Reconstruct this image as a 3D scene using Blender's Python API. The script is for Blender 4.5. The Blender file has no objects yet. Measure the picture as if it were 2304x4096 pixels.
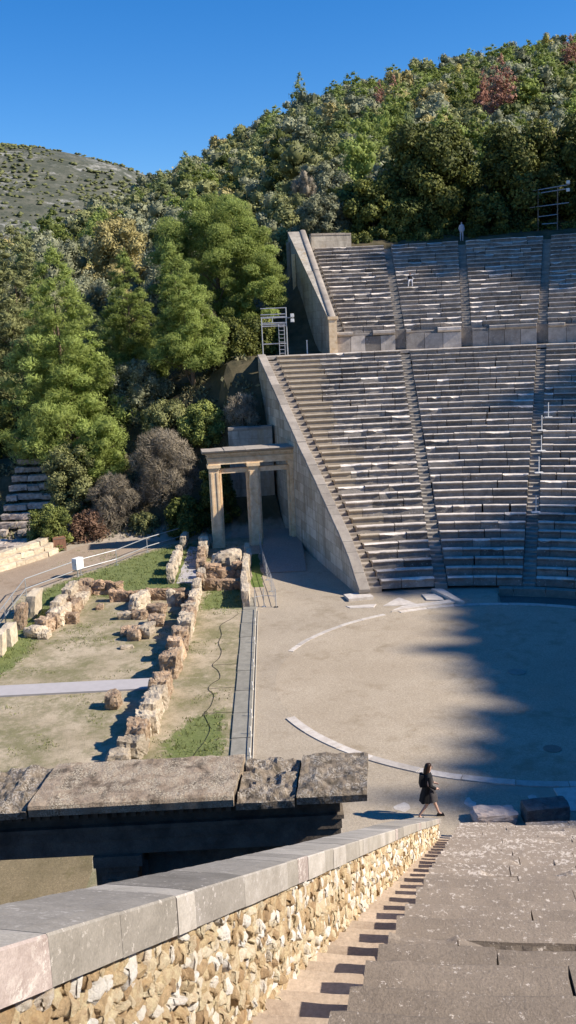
import bpy, math, random
import numpy as np
from mathutils import Vector, Matrix, noise
rnd = random.Random(7)
C = bpy.context.scene.collection
PI = math.pi
# ------------------------------------------------------------------ helpers
def tag(o, label=None, cat=None, group=None, kind=None):
    if label: o['label'] = label
    if cat: o['category'] = cat
    if group: o['group'] = group
    if kind: o['kind'] = kind
    return o
def empty(name, loc=(0, 0, 0), rz=0.0, label=None, cat=None, group=None):
    o = bpy.data.objects.new(name, None); C.objects.link(o)
    o.location = loc; o.rotation_euler = (0, 0, rz); o.empty_display_size = .2
    return tag(o, label, cat, group)
def copy_tree(o, parent=None):
    c = o.copy(); C.objects.link(c)
    if parent: c.parent = parent
    for ch in list(o.children): copy_tree(ch, c)
    return c
class MB:
    """collects polygons (with a tint per face and optional uv) and links them as one mesh object"""
    def __init__(s): s.v = []; s.f = []; s.t = []; s.uv = []; s.mi = []
    def quad(s, a, b, c, d, t=.5, uv=None, mi=0):
        n = len(s.v); s.v += [tuple(a), tuple(b), tuple(c), tuple(d)]; s.f.append((n, n+1, n+2, n+3)); s.t.append(t); s.uv.append(uv); s.mi.append(mi)
    def poly(s, pts, t=.5, mi=0, uv=None):
        n = len(s.v); s.v += [tuple(p) for p in pts]; s.f.append(tuple(range(n, n+len(pts)))); s.t.append(t); s.uv.append(uv); s.mi.append(mi)
    def grid(s, rows, t=.5, close=False, mi=0, tf=None):
        """rows: list of equal-length point lists -> shared-vertex quad grid"""
        n = len(s.v); m = len(rows[0])
        for r in rows: s.v += [tuple(p) for p in r]
        for i in range(len(rows)-1):
            for j in range(m-1 if not close else m):
                j2 = (j+1) % m
                s.f.append((n+i*m+j, n+i*m+j2, n+(i+1)*m+j2, n+(i+1)*m+j)); s.t.append(tf(i, j) if tf else t); s.uv.append(None); s.mi.append(mi)
    def box(s, c, d, rz=0, t=.5, mi=0, top=None, M=None):
        """box with centre of base c, size d; top=(sx,sy) scales the top"""
        tx, ty = top or (1, 1); ca, sa = math.cos(rz), math.sin(rz)
        P = []
        for z, kx, ky in ((0, 1, 1), (d[2], tx, ty)):
            for x, y in ((-1, -1), (1, -1), (1, 1), (-1, 1)):
                X = x*d[0]/2*kx; Y = y*d[1]/2*ky
                p = Vector((X, Y, z))
                if M: p = M @ p
                P.append((c[0]+p.x*ca-p.y*sa, c[1]+p.x*sa+p.y*ca, c[2]+p.z))
        n = len(s.v); s.v += P
        for f in ((0, 3, 2, 1), (4, 5, 6, 7), (0, 1, 5, 4), (1, 2, 6, 5), (2, 3, 7, 6), (3, 0, 4, 7)):
            s.f.append(tuple(n+i for i in f)); s.t.append(t); s.uv.append(None); s.mi.append(mi)
    def tube(s, pts, r, n=8, t=.5, cap=True, mi=0):
        rings = []
        for i, p in enumerate(pts):
            p = Vector(p); a = Vector(pts[max(i-1, 0)]); b = Vector(pts[min(i+1, len(pts)-1)])
            d = (b-a).normalized(); up = Vector((0, 0, 1)) if abs(d.z) < .9 else Vector((1, 0, 0))
            x = d.cross(up).normalized(); y = d.cross(x); R = r[i] if isinstance(r, (list, tuple)) else r
            rings.append([p+(x*math.cos(2*PI*k/n)+y*math.sin(2*PI*k/n))*R for k in range(n)])
        s.grid(rings, t, True, mi)
        if cap: s.poly(rings[0][::-1], t, mi); s.poly(rings[-1], t, mi)
    def prism(s, pts, z0, z1, t=.5, mi=0):
        b = [(p[0], p[1], z0) for p in pts]; u = [(p[0], p[1], z1 if not callable(z1) else z1(p)) for p in pts]
        s.poly(b[::-1], t, mi); s.poly(u, t, mi); n = len(pts)
        for i in range(n):
            j = (i+1) % n; s.quad(b[i], b[j], u[j], u[i], t, None, mi)
    def build(s, name, mats, parent=None, smooth=False, mods=None):
        me = bpy.data.meshes.new(name); me.from_pydata(s.v, [], s.f)
        if not isinstance(mats, (list, tuple)): mats = [mats]
        for m in mats: me.materials.append(m)
        if any(s.mi): me.polygons.foreach_set('material_index', s.mi)
        a = me.attributes.new('tint', 'FLOAT', 'FACE'); a.data.foreach_set('value', [float(t) for t in s.t])
        if any(u is not None for u in s.uv):
            l = me.uv_layers.new(name='UVMap'); k = 0
            for f, u in zip(s.f, s.uv):
                for q in range(len(f)):
                    if u: l.data[k].uv = u[q]
                    k += 1
        if smooth: me.polygons.foreach_set('use_smooth', [True]*len(s.f))
        me.update()
        o = bpy.data.objects.new(name, me); C.objects.link(o)
        if parent: o.parent = parent
        return o
def mesh_np(name, V, F, mat, tint=None, parent=None, link=True):
    me = bpy.data.meshes.new(name); n = len(V); m, q = F.shape
    me.vertices.add(n); me.vertices.foreach_set('co', V.astype(np.float32).ravel())
    me.loops.add(m*q); me.loops.foreach_set('vertex_index', F.astype(np.int32).ravel())
    me.polygons.add(m); me.polygons.foreach_set('loop_start', np.arange(0, m*q, q, dtype=np.int32))
    me.materials.append(mat)
    if tint is not None:
        a = me.attributes.new('tint', 'FLOAT', 'FACE'); a.data.foreach_set('value', tint.astype(np.float32))
    me.update(calc_edges=True); me.validate()
    if not link: return me
    o = bpy.data.objects.new(name, me); C.objects.link(o)
    if parent: o.parent = parent
    return o
# ------------------------------------------------------------------ materials
class Nt:
    def __init__(s, name):
        s.m = bpy.data.materials.new(name); s.m.use_nodes = True; s.n = s.m.node_tree.nodes; s.l = s.m.node_tree.links
        s.b = s.n['Principled BSDF']; s.b.inputs['Roughness'].default_value = .9
        s.b.inputs['Specular IOR Level'].default_value = .25
    def node(s, t, **k):
        x = s.n.new(t)
        for a, b in k.items():
            if a.startswith('_'): setattr(x, a[1:], b)
            else:
                x.inputs[a.replace('__', ' ')].default_value = b
        return x
    def link(s, a, b): s.l.new(a, b); return s
    def pos(s):
        if not hasattr(s, 'g'): s.g = s.n.new('ShaderNodeNewGeometry')
        return s.g.outputs['Position']
    def noise(s, scale, detail=6, rough=.6, vec=None, dist=0):
        x = s.n.new('ShaderNodeTexNoise'); x.inputs['Scale'].default_value = scale; x.inputs['Detail'].default_value = detail
        x.inputs['Roughness'].default_value = rough; x.inputs['Distortion'].default_value = dist
        s.l.new(vec or s.pos(), x.inputs['Vector']); return x.outputs['Fac']
    def voro(s, scale, feature='F1', vec=None, out='Distance', rand=1):
        x = s.n.new('ShaderNodeTexVoronoi'); x.feature = feature; x.inputs['Scale'].default_value = scale; x.inputs['Randomness'].default_value = rand
        s.l.new(vec or s.pos(), x.inputs['Vector']); return x.outputs[out]
    def ramp(s, fac, stops):
        r = s.n.new('ShaderNodeValToRGB'); e = r.color_ramp.elements
        while len(e) < len(stops): e.new(.5)
        for q, (p, c) in zip(e, stops):
            q.position = p; q.color = (c, c, c, 1) if isinstance(c, (int, float)) else (*c, 1)
        s.l.new(fac, r.inputs['Fac']); return r.outputs['Color']
    def mix(s, f, a, b, mode='MIX'):
        x = s.n.new('ShaderNodeMix'); x.data_type = 'RGBA'; x.blend_type = mode
        for v, i in ((f, 'Factor'), (a, 'A'), (b, 'B')):
            sock = [k for k in x.inputs if k.name == i and k.enabled][0]
            if isinstance(v, (int, float)): sock.default_value = v if i == 'Factor' else (v, v, v, 1)
            elif isinstance(v, tuple): sock.default_value = (*v, 1)
            else: s.l.new(v, sock)
        return [k for k in x.outputs if k.enabled][0]
    def math(s, op, a, b=0):
        x = s.n.new('ShaderNodeMath'); x.operation = op
        for i, v in enumerate((a, b)):
            if isinstance(v, (int, float)): x.inputs[i].default_value = v
            else: s.l.new(v, x.inputs[i])
        return x.outputs[0]
    def attr(s, name='tint'):
        x = s.n.new('ShaderNodeAttribute'); x.attribute_name = name; return x.outputs['Fac']
    def scalevec(s, v, sc):
        x = s.n.new('ShaderNodeVectorMath'); x.operation = 'MULTIPLY'; s.l.new(v, x.inputs[0]); x.inputs[1].default_value = sc; return x.outputs[0]
    def bump(s, h, strength=.5, dist=.02):
        b = s.n.new('ShaderNodeBump'); b.inputs['Strength'].default_value = strength; b.inputs['Distance'].default_value = dist
        s.l.new(h, b.inputs['Height']); s.l.new(b.outputs['Normal'], s.b.inputs['Normal'])
    def color(s, c):
        if isinstance(c, tuple): s.b.inputs['Base Color'].default_value = (*c, 1)
        else: s.l.new(c, s.b.inputs['Base Color'])
        return s
def stone_mat(name, c1, c2, spots=None, spotc=(.6, .58, .52), sc=1.0, tintamt=.35, bump=.5, dark=None, spotsc=9.0, bd=.02):
    t = Nt(name)
    a = t.ramp(t.noise(1.7*sc, 8, .65), [(.32, c1), (.68, c2)])
    fine = t.noise(26*sc, 4, .7)
    a = t.mix(.45, a, t.ramp(fine, [(.3, .35), (.7, .75)]), 'OVERLAY')
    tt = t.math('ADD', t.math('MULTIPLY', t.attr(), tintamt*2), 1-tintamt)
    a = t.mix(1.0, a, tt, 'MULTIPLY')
    if dark is not None:
        a = t.mix(t.ramp(t.noise(.9*sc, 7, .72, dist=.4), [(dark, 0), (dark+.12, .8)]), a, (c1[0]*.35, c1[1]*.36, c1[2]*.38))
    if spots is not None:
        m = t.math('MULTIPLY', t.ramp(t.noise(spotsc*sc, 5, .75), [(spots, 0), (spots+.035, 1)]), t.ramp(t.noise(1.1*sc, 3, .6), [(.42, 0), (.56, 1)]))
        a = t.mix(m, a, spotc)
    t.color(a); h = t.math('ADD', t.noise(9*sc, 8, .7), t.math('MULTIPLY', fine, .4)); t.bump(h, bump, bd)
    return t.m
M = {}
M['seat'] = stone_mat('seat_limestone', (.275, .242, .210), (.46, .412, .358), spots=.60, spotc=(.64, .61, .57), tintamt=.48, sc=1.2, spotsc=7, bump=.7)
M['seat_new'] = stone_mat('restored_limestone', (.33, .275, .205), (.44, .375, .29), tintamt=.15, sc=1.2)
def near_seat_mat():
    t = Nt('weathered_brown_limestone'); sp = t.n.new('ShaderNodeSeparateXYZ'); t.l.new(t.pos(), sp.inputs[0])
    a = t.ramp(t.noise(1.3, 8, .65), [(.3, (.132, .106, .080)), (.7, (.195, .158, .120))])
    fine = t.noise(45, 5, .8); a = t.mix(.6, a, t.ramp(fine, [(.3, .3), (.7, .78)]), 'OVERLAY')
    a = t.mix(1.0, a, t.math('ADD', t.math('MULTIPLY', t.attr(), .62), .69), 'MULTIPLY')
    low = t.ramp(t.math('MULTIPLY', sp.outputs[2], 1/12.), [(.42, 1), (.80, 0)])
    a = t.mix(t.math('MULTIPLY', low, .55), a, (.34, .275, .215))
    reg = t.math('ADD', t.math('MULTIPLY', t.ramp(t.noise(.9, 4, .6), [(.45, 0), (.62, 1)]), t.math('ADD', t.math('MULTIPLY', low, .9), .1)), t.math('MULTIPLY', low, .75))
    sn = t.math('ADD', t.noise(13, 6, .78), t.math('MULTIPLY', reg, .07))
    a = t.mix(t.ramp(sn, [(.615, 0), (.65, .9)]), a, (.62, .54, .455))
    a = t.mix(t.ramp(t.noise(21, 5, .8), [(.635, 0), (.67, .8)]), a, (.60, .53, .45))
    a = t.mix(t.ramp(t.noise(5, 6, .8), [(.60, 0), (.72, .6)]), a, (.09, .075, .062))
    t.color(a); t.bump(t.math('ADD', fine, t.noise(8, 6, .7)), .8, .012); return t.m
M['seat_near'] = near_seat_mat() or stone_mat('weathered_brown_limestone', (.215, .178, .145), (.29, .245, .20), spots=.54, spotc=(.58, .50, .42), tintamt=.16, sc=1.0, spotsc=15, bump=.6, bd=.012)
M['step_dark'] = stone_mat('shade_darkened_step_stone', (.21, .19, .165), (.32, .29, .25), tintamt=.25, spots=.68)  # step stone darkened to carry the seat ends' shadow on the stairs
M['step'] = stone_mat('step_limestone', (.25, .215, .18), (.36, .315, .26), tintamt=.25, spots=.66)
M['step_near'] = stone_mat('worn_tan_step_stone', (.34, .26, .19), (.45, .36, .27), tintamt=.2, spots=.72)
M['wall'] = None
M['marble'] = stone_mat('pale_kerb_stone', (.42, .37, .32), (.58, .53, .47), tintamt=.2, sc=2)
M['slab'] = stone_mat('grey_paving_stone', (.19, .18, .15), (.27, .255, .215), tintamt=.15, sc=2)
M['ochre'] = stone_mat('ochre_conglomerate', (.27, .17, .105), (.52, .39, .265), spots=.57, spotc=(.62, .54, .42), tintamt=.4, sc=2.6, dark=.56, bump=1, spotsc=7, bd=.06)
M['red_rock'] = stone_mat('reddish_conglomerate', (.24, .15, .095), (.46, .325, .21), spots=.60, spotc=(.52, .42, .31), tintamt=.4, sc=2.8, dark=.54, bump=1, spotsc=7, bd=.06)
M['pale_rock'] = stone_mat('pale_ruin_stone', (.36, .285, .205), (.60, .51, .385), tintamt=.3, sc=2.6, dark=.60, spots=.62, spotc=(.68, .61, .49), bump=1, bd=.05)
M['dark_rock'] = stone_mat('dark_lichened_rock', (.08, .075, .072), (.20, .19, .175), spots=.6, spotc=(.3, .28, .26), sc=2.5, bump=1)
M['pink_rock'] = stone_mat('pinkish_boulder', (.45, .36, .31), (.62, .52, .46), sc=2, bump=.8)
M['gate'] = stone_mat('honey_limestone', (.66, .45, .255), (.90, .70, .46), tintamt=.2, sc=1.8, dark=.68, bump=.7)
M['gate_top'] = stone_mat('mossy_cornice_stone', (.11, .088, .06), (.40, .32, .235), spots=.50, spotc=(.55, .49, .41), sc=3.2, tintamt=.25, bump=1.2, spotsc=9, bd=.05, dark=.55)
M['gate_slab'] = stone_mat('brown_roof_slab', (.21, .155, .105), (.38, .30, .22), spots=.50, spotc=(.50, .43, .32), sc=2.6, dark=.50, bump=1.0, spotsc=13, bd=.03)
M['gate_near'] = stone_mat('shaded_entablature_stone', (.07, .058, .048), (.17, .14, .11), sc=1.4, bump=.6)  # near-black colour carries the deep shade on the near gate's faces
M['old_step'] = stone_mat('broken_grey_step_stone', (.25, .19, .15), (.55, .48, .41), sc=2.5, dark=.55, bump=1, tintamt=.4)
M['retain'] = stone_mat('cream_block_wall_stone', (.38, .31, .22), (.56, .48, .36), sc=2, tintamt=.2, bump=.8)
def ashlar(name, c1, c2, bw=1.15, bh=.52, mortar=(.17, .145, .12), streak=True, msize=.008):
    t = Nt(name); uv = t.n.new('ShaderNodeUVMap'); uv.uv_map = 'UVMap'
    b = t.n.new('ShaderNodeTexBrick'); t.l.new(uv.outputs[0], b.inputs['Vector'])
    for k, v in (('Scale', 1.0), ('Mortar Size', msize), ('Mortar Smooth', .4), ('Bias', 0), ('Brick Width', bw), ('Row Height', bh)): b.inputs[k].default_value = v
    b.inputs['Color1'].default_value = (*c1, 1); b.inputs['Color2'].default_value = (*c2, 1); b.inputs['Mortar'].default_value = (*mortar, 1)
    a = t.mix(.5, b.outputs['Color'], t.ramp(t.noise(3, 8, .7), [(.3, .3), (.7, .75)]), 'OVERLAY')
    if streak:
        sv = t.scalevec(t.pos(), (.8, .8, .13))
        a = t.mix(t.ramp(t.noise(1.6, 6, .7, vec=sv), [(.50, 0), (.68, .75)]), a, (c1[0]*.36, c1[1]*.33, c1[2]*.33))
        a = t.mix(t.ramp(t.noise(.8, 5, .7, vec=sv), [(.55, 0), (.7, .6)]), a, (.50, .38, .22))
    t.color(a); t.bump(t.math('ADD', t.noise(10, 7, .7), t.math('MULTIPLY', b.outputs['Fac'], -1.2)), .6, .02)
    return t.m
M['wall'] = ashlar('ashlar_limestone', (.37, .305, .225), (.60, .52, .41), 1.3, .62, msize=.009)
M['wall_up'] = ashlar('upper_ashlar_limestone', (.34, .30, .245), (.44, .40, .33), 1.4, .6)
M['podium'] = ashlar('orthostat_limestone', (.36, .31, .275), (.44, .39, .35), 1.35, 2.2, msize=.03)
def ground_mat(name, base, alt, pebble=(.5, .45, .38), green=None, gthr=.55, gsc=.35, bump=.4):
    t = Nt(name)
    a = t.ramp(t.noise(.22, 6, .6), [(.35, base), (.65, alt)])
    a = t.mix(t.ramp(t.noise(2.3, 7, .7), [(.35, 0), (.75, .5)]), a, (alt[0]*.72, alt[1]*.70, alt[2]*.66))
    a = t.mix(.6, a, t.ramp(t.noise(38, 3, .8), [(.25, .22), (.75, .82)]), 'OVERLAY')
    a = t.mix(.5, a, t.ramp(t.noise(11, 4, .85), [(.3, .25), (.7, .75)]), 'OVERLAY')
    a = t.mix(t.ramp(t.voro(7.5), [(.05, .55), (.13, 0)]), a, pebble)
    stn = t.ramp(t.math('MULTIPLY', t.noise(.35, 6, .7, dist=.6), t.noise(1.3, 5, .7)), [(.27, 0), (.40, .55)]); a = t.mix(stn, a, (base[0]*.62, base[1]*.58, base[2]*.48))
    if green:
        g = t.ramp(t.noise(5, 5, .75), [(.3, green), (.75, (green[0]*1.9, green[1]*1.6, green[2]*1.6))])
        a = t.mix(t.ramp(t.math('ADD', t.noise(gsc, 6, .72), t.math('MULTIPLY', t.noise(3.2, 5, .75), .35)), [(gthr, 0), (gthr+.12, .95)]), a, g)
    t.color(a); t.bump(t.math('ADD', t.noise(30, 5, .8), t.noise(9, 3, .8)), bump, .04)
    return t.m
M['gravel'] = ground_mat('beige_gravel', (.335, .28, .21), (.41, .345, .26))
M['orch'] = ground_mat('orchestra_earth', (.36, .295, .215), (.43, .36, .27))
M['field'] = ground_mat('sandy_turf', (.44, .37, .26), (.36, .31, .20), green=(.105, .115, .04), gthr=.70, gsc=.55)
def field_mat():
    t = Nt('sandy_turf'); nz = t.noise(1.1, 7, .72); n2 = t.noise(4.2, 6, .75)
    a = t.ramp(t.noise(.3, 7, .65), [(.32, (.50, .415, .30)), (.5, (.42, .345, .24)), (.68, (.31, .255, .165))])
    a = t.mix(t.ramp(t.noise(2.0, 8, .75), [(.48, 0), (.66, .8)]), a, (.235, .205, .125))
    a = t.mix(.55, a, t.ramp(t.noise(34, 3, .8), [(.25, .25), (.75, .8)]), 'OVERLAY')
    dry = t.ramp(t.math('ADD', t.math('MULTIPLY', t.noise(.45, 7, .75), .8), t.math('MULTIPLY', n2, .35)), [(.52, 0), (.66, .9)])
    a = t.mix(dry, a, t.ramp(n2, [(.3, (.13, .125, .055)), (.7, (.24, .22, .11))]))
    g = t.ramp(t.noise(7, 6, .8), [(.28, (.075, .10, .028)), (.55, (.14, .18, .05)), (.78, (.26, .25, .10))])
    gm = t.math('ADD', t.attr('lawn'), t.math('MULTIPLY', t.math('SUBTRACT', t.math('ADD', nz, n2), 1.0), 1.3))
    a = t.mix(t.ramp(gm, [(.42, 0), (.72, .9)]), a, g)
    t.color(a); t.bump(t.math('ADD', t.noise(24, 5, .8), n2), .8, .04); return t.m
M['field'] = field_mat()
M['lawn'] = ground_mat('green_turf', (.22, .22, .09), (.30, .27, .13), pebble=(.4, .4, .25), green=(.065, .11, .022), gthr=.50, gsc=.4)
M['dead_lawn'] = ground_mat('leaf_strewn_turf', (.14, .115, .06), (.25, .195, .115), pebble=(.50, .40, .26), green=(.085, .08, .03), gthr=.72)
M['path'] = ground_mat('brown_dirt', (.30, .225, .16), (.36, .285, .21))
M['channel'] = ground_mat('damp_channel_floor', (.10, .095, .085), (.15, .14, .12))
# terrain: brown-green soil near, scrub with pale rock far away
def terrain_mat():
    t = Nt('hill_soil'); sp = t.n.new('ShaderNodeSeparateXYZ'); t.l.new(t.pos(), sp.inputs[0])
    near = t.ramp(t.noise(.5, 7, .7), [(.3, (.035, .035, .018)), (.5, (.09, .075, .04)), (.75, (.17, .13, .08))])
    far = t.ramp(t.noise(.07, 10, .8), [(.3, (.042, .05, .034)), (.5, (.082, .086, .06)), (.64, (.135, .13, .095)), (.8, (.20, .185, .145))])
    rock = t.ramp(t.math('MULTIPLY', t.noise(.11, 8, .8), t.noise(.02, 4, .6)), [(.29, 0), (.36, .5)])
    far = t.mix(rock, far, (.46, .44, .40))
    far = t.mix(t.ramp(t.math('ADD', t.voro(.2), t.math('MULTIPLY', t.noise(.06, 6, .7), .5)), [(.42, .85), (.6, 0)]), far, (.05, .06, .04))
    fm = t.ramp(t.math('MULTIPLY', sp.outputs[0], -1/1000.), [(.285, 0), (.34, 1)])
    flat = t.ramp(t.noise(2, 7, .7), [(.3, (.30, .25, .19)), (.7, (.40, .34, .27))])
    zz = t.ramp(t.math('ADD', t.math('MULTIPLY', sp.outputs[2], .2), t.math('MULTIPLY', t.noise(.7, 5, .7), .3)), [(.2, 0), (.34, 1)])
    a = t.mix(zz, flat, near); a = t.mix(fm, a, far)
    t.color(a); t.bump(t.noise(6, 6, .7), .6, .05); return t.m
M['terrain'] = terrain_mat()
def simple(name, c, rough=.5, metal=0, nz=.15, sc=8):
    t = Nt(name); t.color(t.ramp(t.noise(sc, 5, .6), [(.3, tuple(x*(1-nz) for x in c)), (.7, tuple(min(1, x*(1+nz)) for x in c))]))
    t.b.inputs['Roughness'].default_value = rough; t.b.inputs['Metallic'].default_value = metal; return t.m
M['white'] = simple('white_painted_metal', (.74, .73, .70), .45)
M['galv'] = simple('galvanised_steel', (.52, .53, .54), .4, .6)
M['dark_metal'] = simple('rusty_steel', (.25, .20, .16), .6, .4)
M['cable'] = simple('black_rubber', (.02, .02, .02), .6)
M['rope'] = simple('pale_rope', (.5, .46, .38), .9)
M['wood'] = simple('reddish_timber', (.26, .135, .085), .8, 0, .35, 20)
M['deck'] = simple('grey_deck_timber', (.30, .265, .225), .85, 0, .25, 14)
M['walk'] = simple('lavender_grey_walkway', (.40, .375, .37), .8, 0, .06, 3)
M['white_box'] = simple('white_plastic', (.82, .81, .78), .4, 0, .03)
M['lamp_glass'] = simple('floodlight_glass', (.75, .75, .72), .15)
M['skin'] = simple('skin', (.52, .33, .25), .55, 0, .06)
M['hair'] = simple('dark_brown_hair', (.028, .013, .008), .5, 0, .4, 60)
M['black'] = simple('black_cloth', (.012, .012, .014), .85, 0, .3, 30)
M['greycloth'] = simple('dark_grey_dress_cloth', (.055, .05, .052), .85, 0, .3, 25)
M['whitecloth'] = simple('white_cloth', (.7, .7, .7), .85)
M['jeans'] = simple('pale_grey_trousers', (.42, .42, .45), .85)
M['trunk'] = simple('pine_bark', (.20, .145, .105), .95, 0, .4, 9)
M['twig'] = simple('grey_bark', (.24, .21, .18), .95, 0, .3, 9)
M['cement'] = stone_mat('grey_cement_coping', (.275, .25, .212), (.375, .342, .295), spots=.58, spotc=(.42, .385, .34), sc=2.4, tintamt=.42, bump=.5, spotsc=7, bd=.008, dark=.66)
M['marble_cap'] = stone_mat('pale_marble_coping', (.31, .28, .24), (.45, .415, .37), spots=.58, spotc=(.50, .46, .43), sc=2.6, tintamt=.3, bump=.5, spotsc=6, bd=.008)
M['pink_cap'] = stone_mat('pinkish_marble_coping', (.29, .232, .205), (.42, .355, .32), spots=.52, spotc=(.56, .50, .45), sc=3.2, tintamt=.3, bump=.6, spotsc=9, bd=.008)
def rubble_mat():
    t = Nt('golden_rubble'); a = t.ramp(t.attr('tint'), [(0, (.07, .045, .025)), (.12, (.34, .22, .12)), (.42, (.58, .43, .25)), (.72, (.72, .60, .41)), (1, (.84, .79, .70))])
    a = t.mix(.7, a, t.ramp(t.noise(22, 9, .8), [(.3, .22), (.7, .85)]), 'OVERLAY')
    a = t.mix(t.ramp(t.noise(3.1, 6, .7), [(.55, 0), (.68, .55)]), a, (.42, .25, .11))
    a = t.mix(t.ramp(t.noise(7, 7, .8), [(.60, 0), (.68, .7)]), a, (.12, .10, .085))
    h = t.math('ADD', t.noise(30, 9, .8), t.math('MULTIPLY', t.noise(85, 4, .8), .5))
    t.color(a); t.bump(h, 1.0, .03); return t.m
M['rubble'] = rubble_mat()
def leaf_mat(name, dk, lt, var=.25, trans=.0):
    t = Nt(name); oi = t.n.new('ShaderNodeObjectInfo')
    a = t.ramp(t.attr(), [(0, dk), (1, lt)])
    a = t.mix(.6, a, t.ramp(oi.outputs['Random'], [(0, 1-var), (1, 1+var)]), 'MULTIPLY')
    t.color(a); t.b.inputs['Roughness'].default_value = .65; t.b.inputs['Specular IOR Level'].default_value = .2
    tr = t.n.new('ShaderNodeBsdfTranslucent'); t.l.new(a, tr.inputs['Color'])
    mx = t.n.new('ShaderNodeMixShader'); mx.inputs[0].default_value = .14 + trans
    out = [n for n in t.n if n.type == 'OUTPUT_MATERIAL'][0]
    t.l.new(t.b.outputs[0], mx.inputs[1]); t.l.new(tr.outputs[0], mx.inputs[2]); t.l.new(mx.outputs[0], out.inputs['Surface'])
    return t.m
L = {
 'pine': leaf_mat('pine_needles', (.17, .205, .05), (.50, .60, .17), trans=.34),
 'pine2': leaf_mat('blue_green_needles', (.13, .165, .065), (.44, .49, .22), trans=.28),
 'oak': leaf_mat('holm_oak_leaves', (.035, .052, .012), (.21, .22, .050)),
 'olive': leaf_mat('olive_leaves', (.12, .13, .07), (.43, .435, .27)),
 'maquis': leaf_mat('maquis_leaves', (.10, .11, .04), (.37, .375, .15)),
 'red': leaf_mat('dead_pine_needles', (.32, .15, .10), (.66, .36, .25)),
 'yellow': leaf_mat('yellow_autumn_leaves', (.32, .27, .06), (.72, .63, .20)),
 'tan': leaf_mat('ochre_autumn_leaves', (.26, .22, .08), (.56, .48, .21)),
 'dry': leaf_mat('dry_twigs', (.15, .125, .085), (.40, .34, .25)),
 'rust': leaf_mat('rusty_dry_leaves', (.11, .065, .04), (.28, .17, .11)),
 'bush': leaf_mat('fresh_bush_leaves', (.075, .10, .022), (.33, .36, .10)),
}
# ------------------------------------------------------------------ theatre geometry
CX, CY, DD = 7.27, -2.22, 7.6          # centre and extra radius of the flared end wedges (far side at -X, mirrored at +X)
R1, TR, RISE, Z0 = 12.91, .739, .351, .312
def pos(phi, r):
    """phi in degrees about the far-side frame (163..191 flared, <163 central circle)"""
    a = math.radians(phi)
    if phi > 163: return Vector((CX+(r+DD)*math.cos(a), CY+(r+DD)*math.sin(a)))
    return Vector((r*math.cos(a), r*math.sin(a)))
def rk(k): return R1+TR*(k-1)
def zk(k): return Z0+RISE*k
def urk(k): return 40.3+.8*(k-1)
def uzk(k): return 14.2+.387*(k-1)
def solve_phi(r, line, lo=176, hi=200):
    """phi where pos() meets y = line(|x|)"""
    f = lambda p: pos(p, r).y-line(abs(pos(p, r).x))
    for _ in range(40):
        m = (lo+hi)/2
        if f(m) > 0: lo = m
        else: hi = m
    return (lo+hi)/2
wall_out = lambda x: -5.22-.201*(x-12.46)      # outer and inner face of the far retaining wall
wall_in = lambda x: -4.67-.201*(x-12.46)
seat_end_far = lambda x: -3.82-.201*(x-12.46)
seat_end_near = lambda x: -6.36-.225*(x-19.6)
NW_E = Vector((14.1, -5.583)); NW_T = math.radians(-13.61)     # near wall line
near_wall = lambda x: NW_E.y+math.tan(NW_T)*(x-NW_E.x)
up_wall_in = lambda x: -4.05-.087*(x-39.8)
up_seat_end = lambda x: -4.05-.087*(x-39.8)+.75
def stair_half(phi, r, side, hw=.345):
    R = r+(DD if phi > 163 else 0)
    return phi+side*math.degrees(hw/R)
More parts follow.
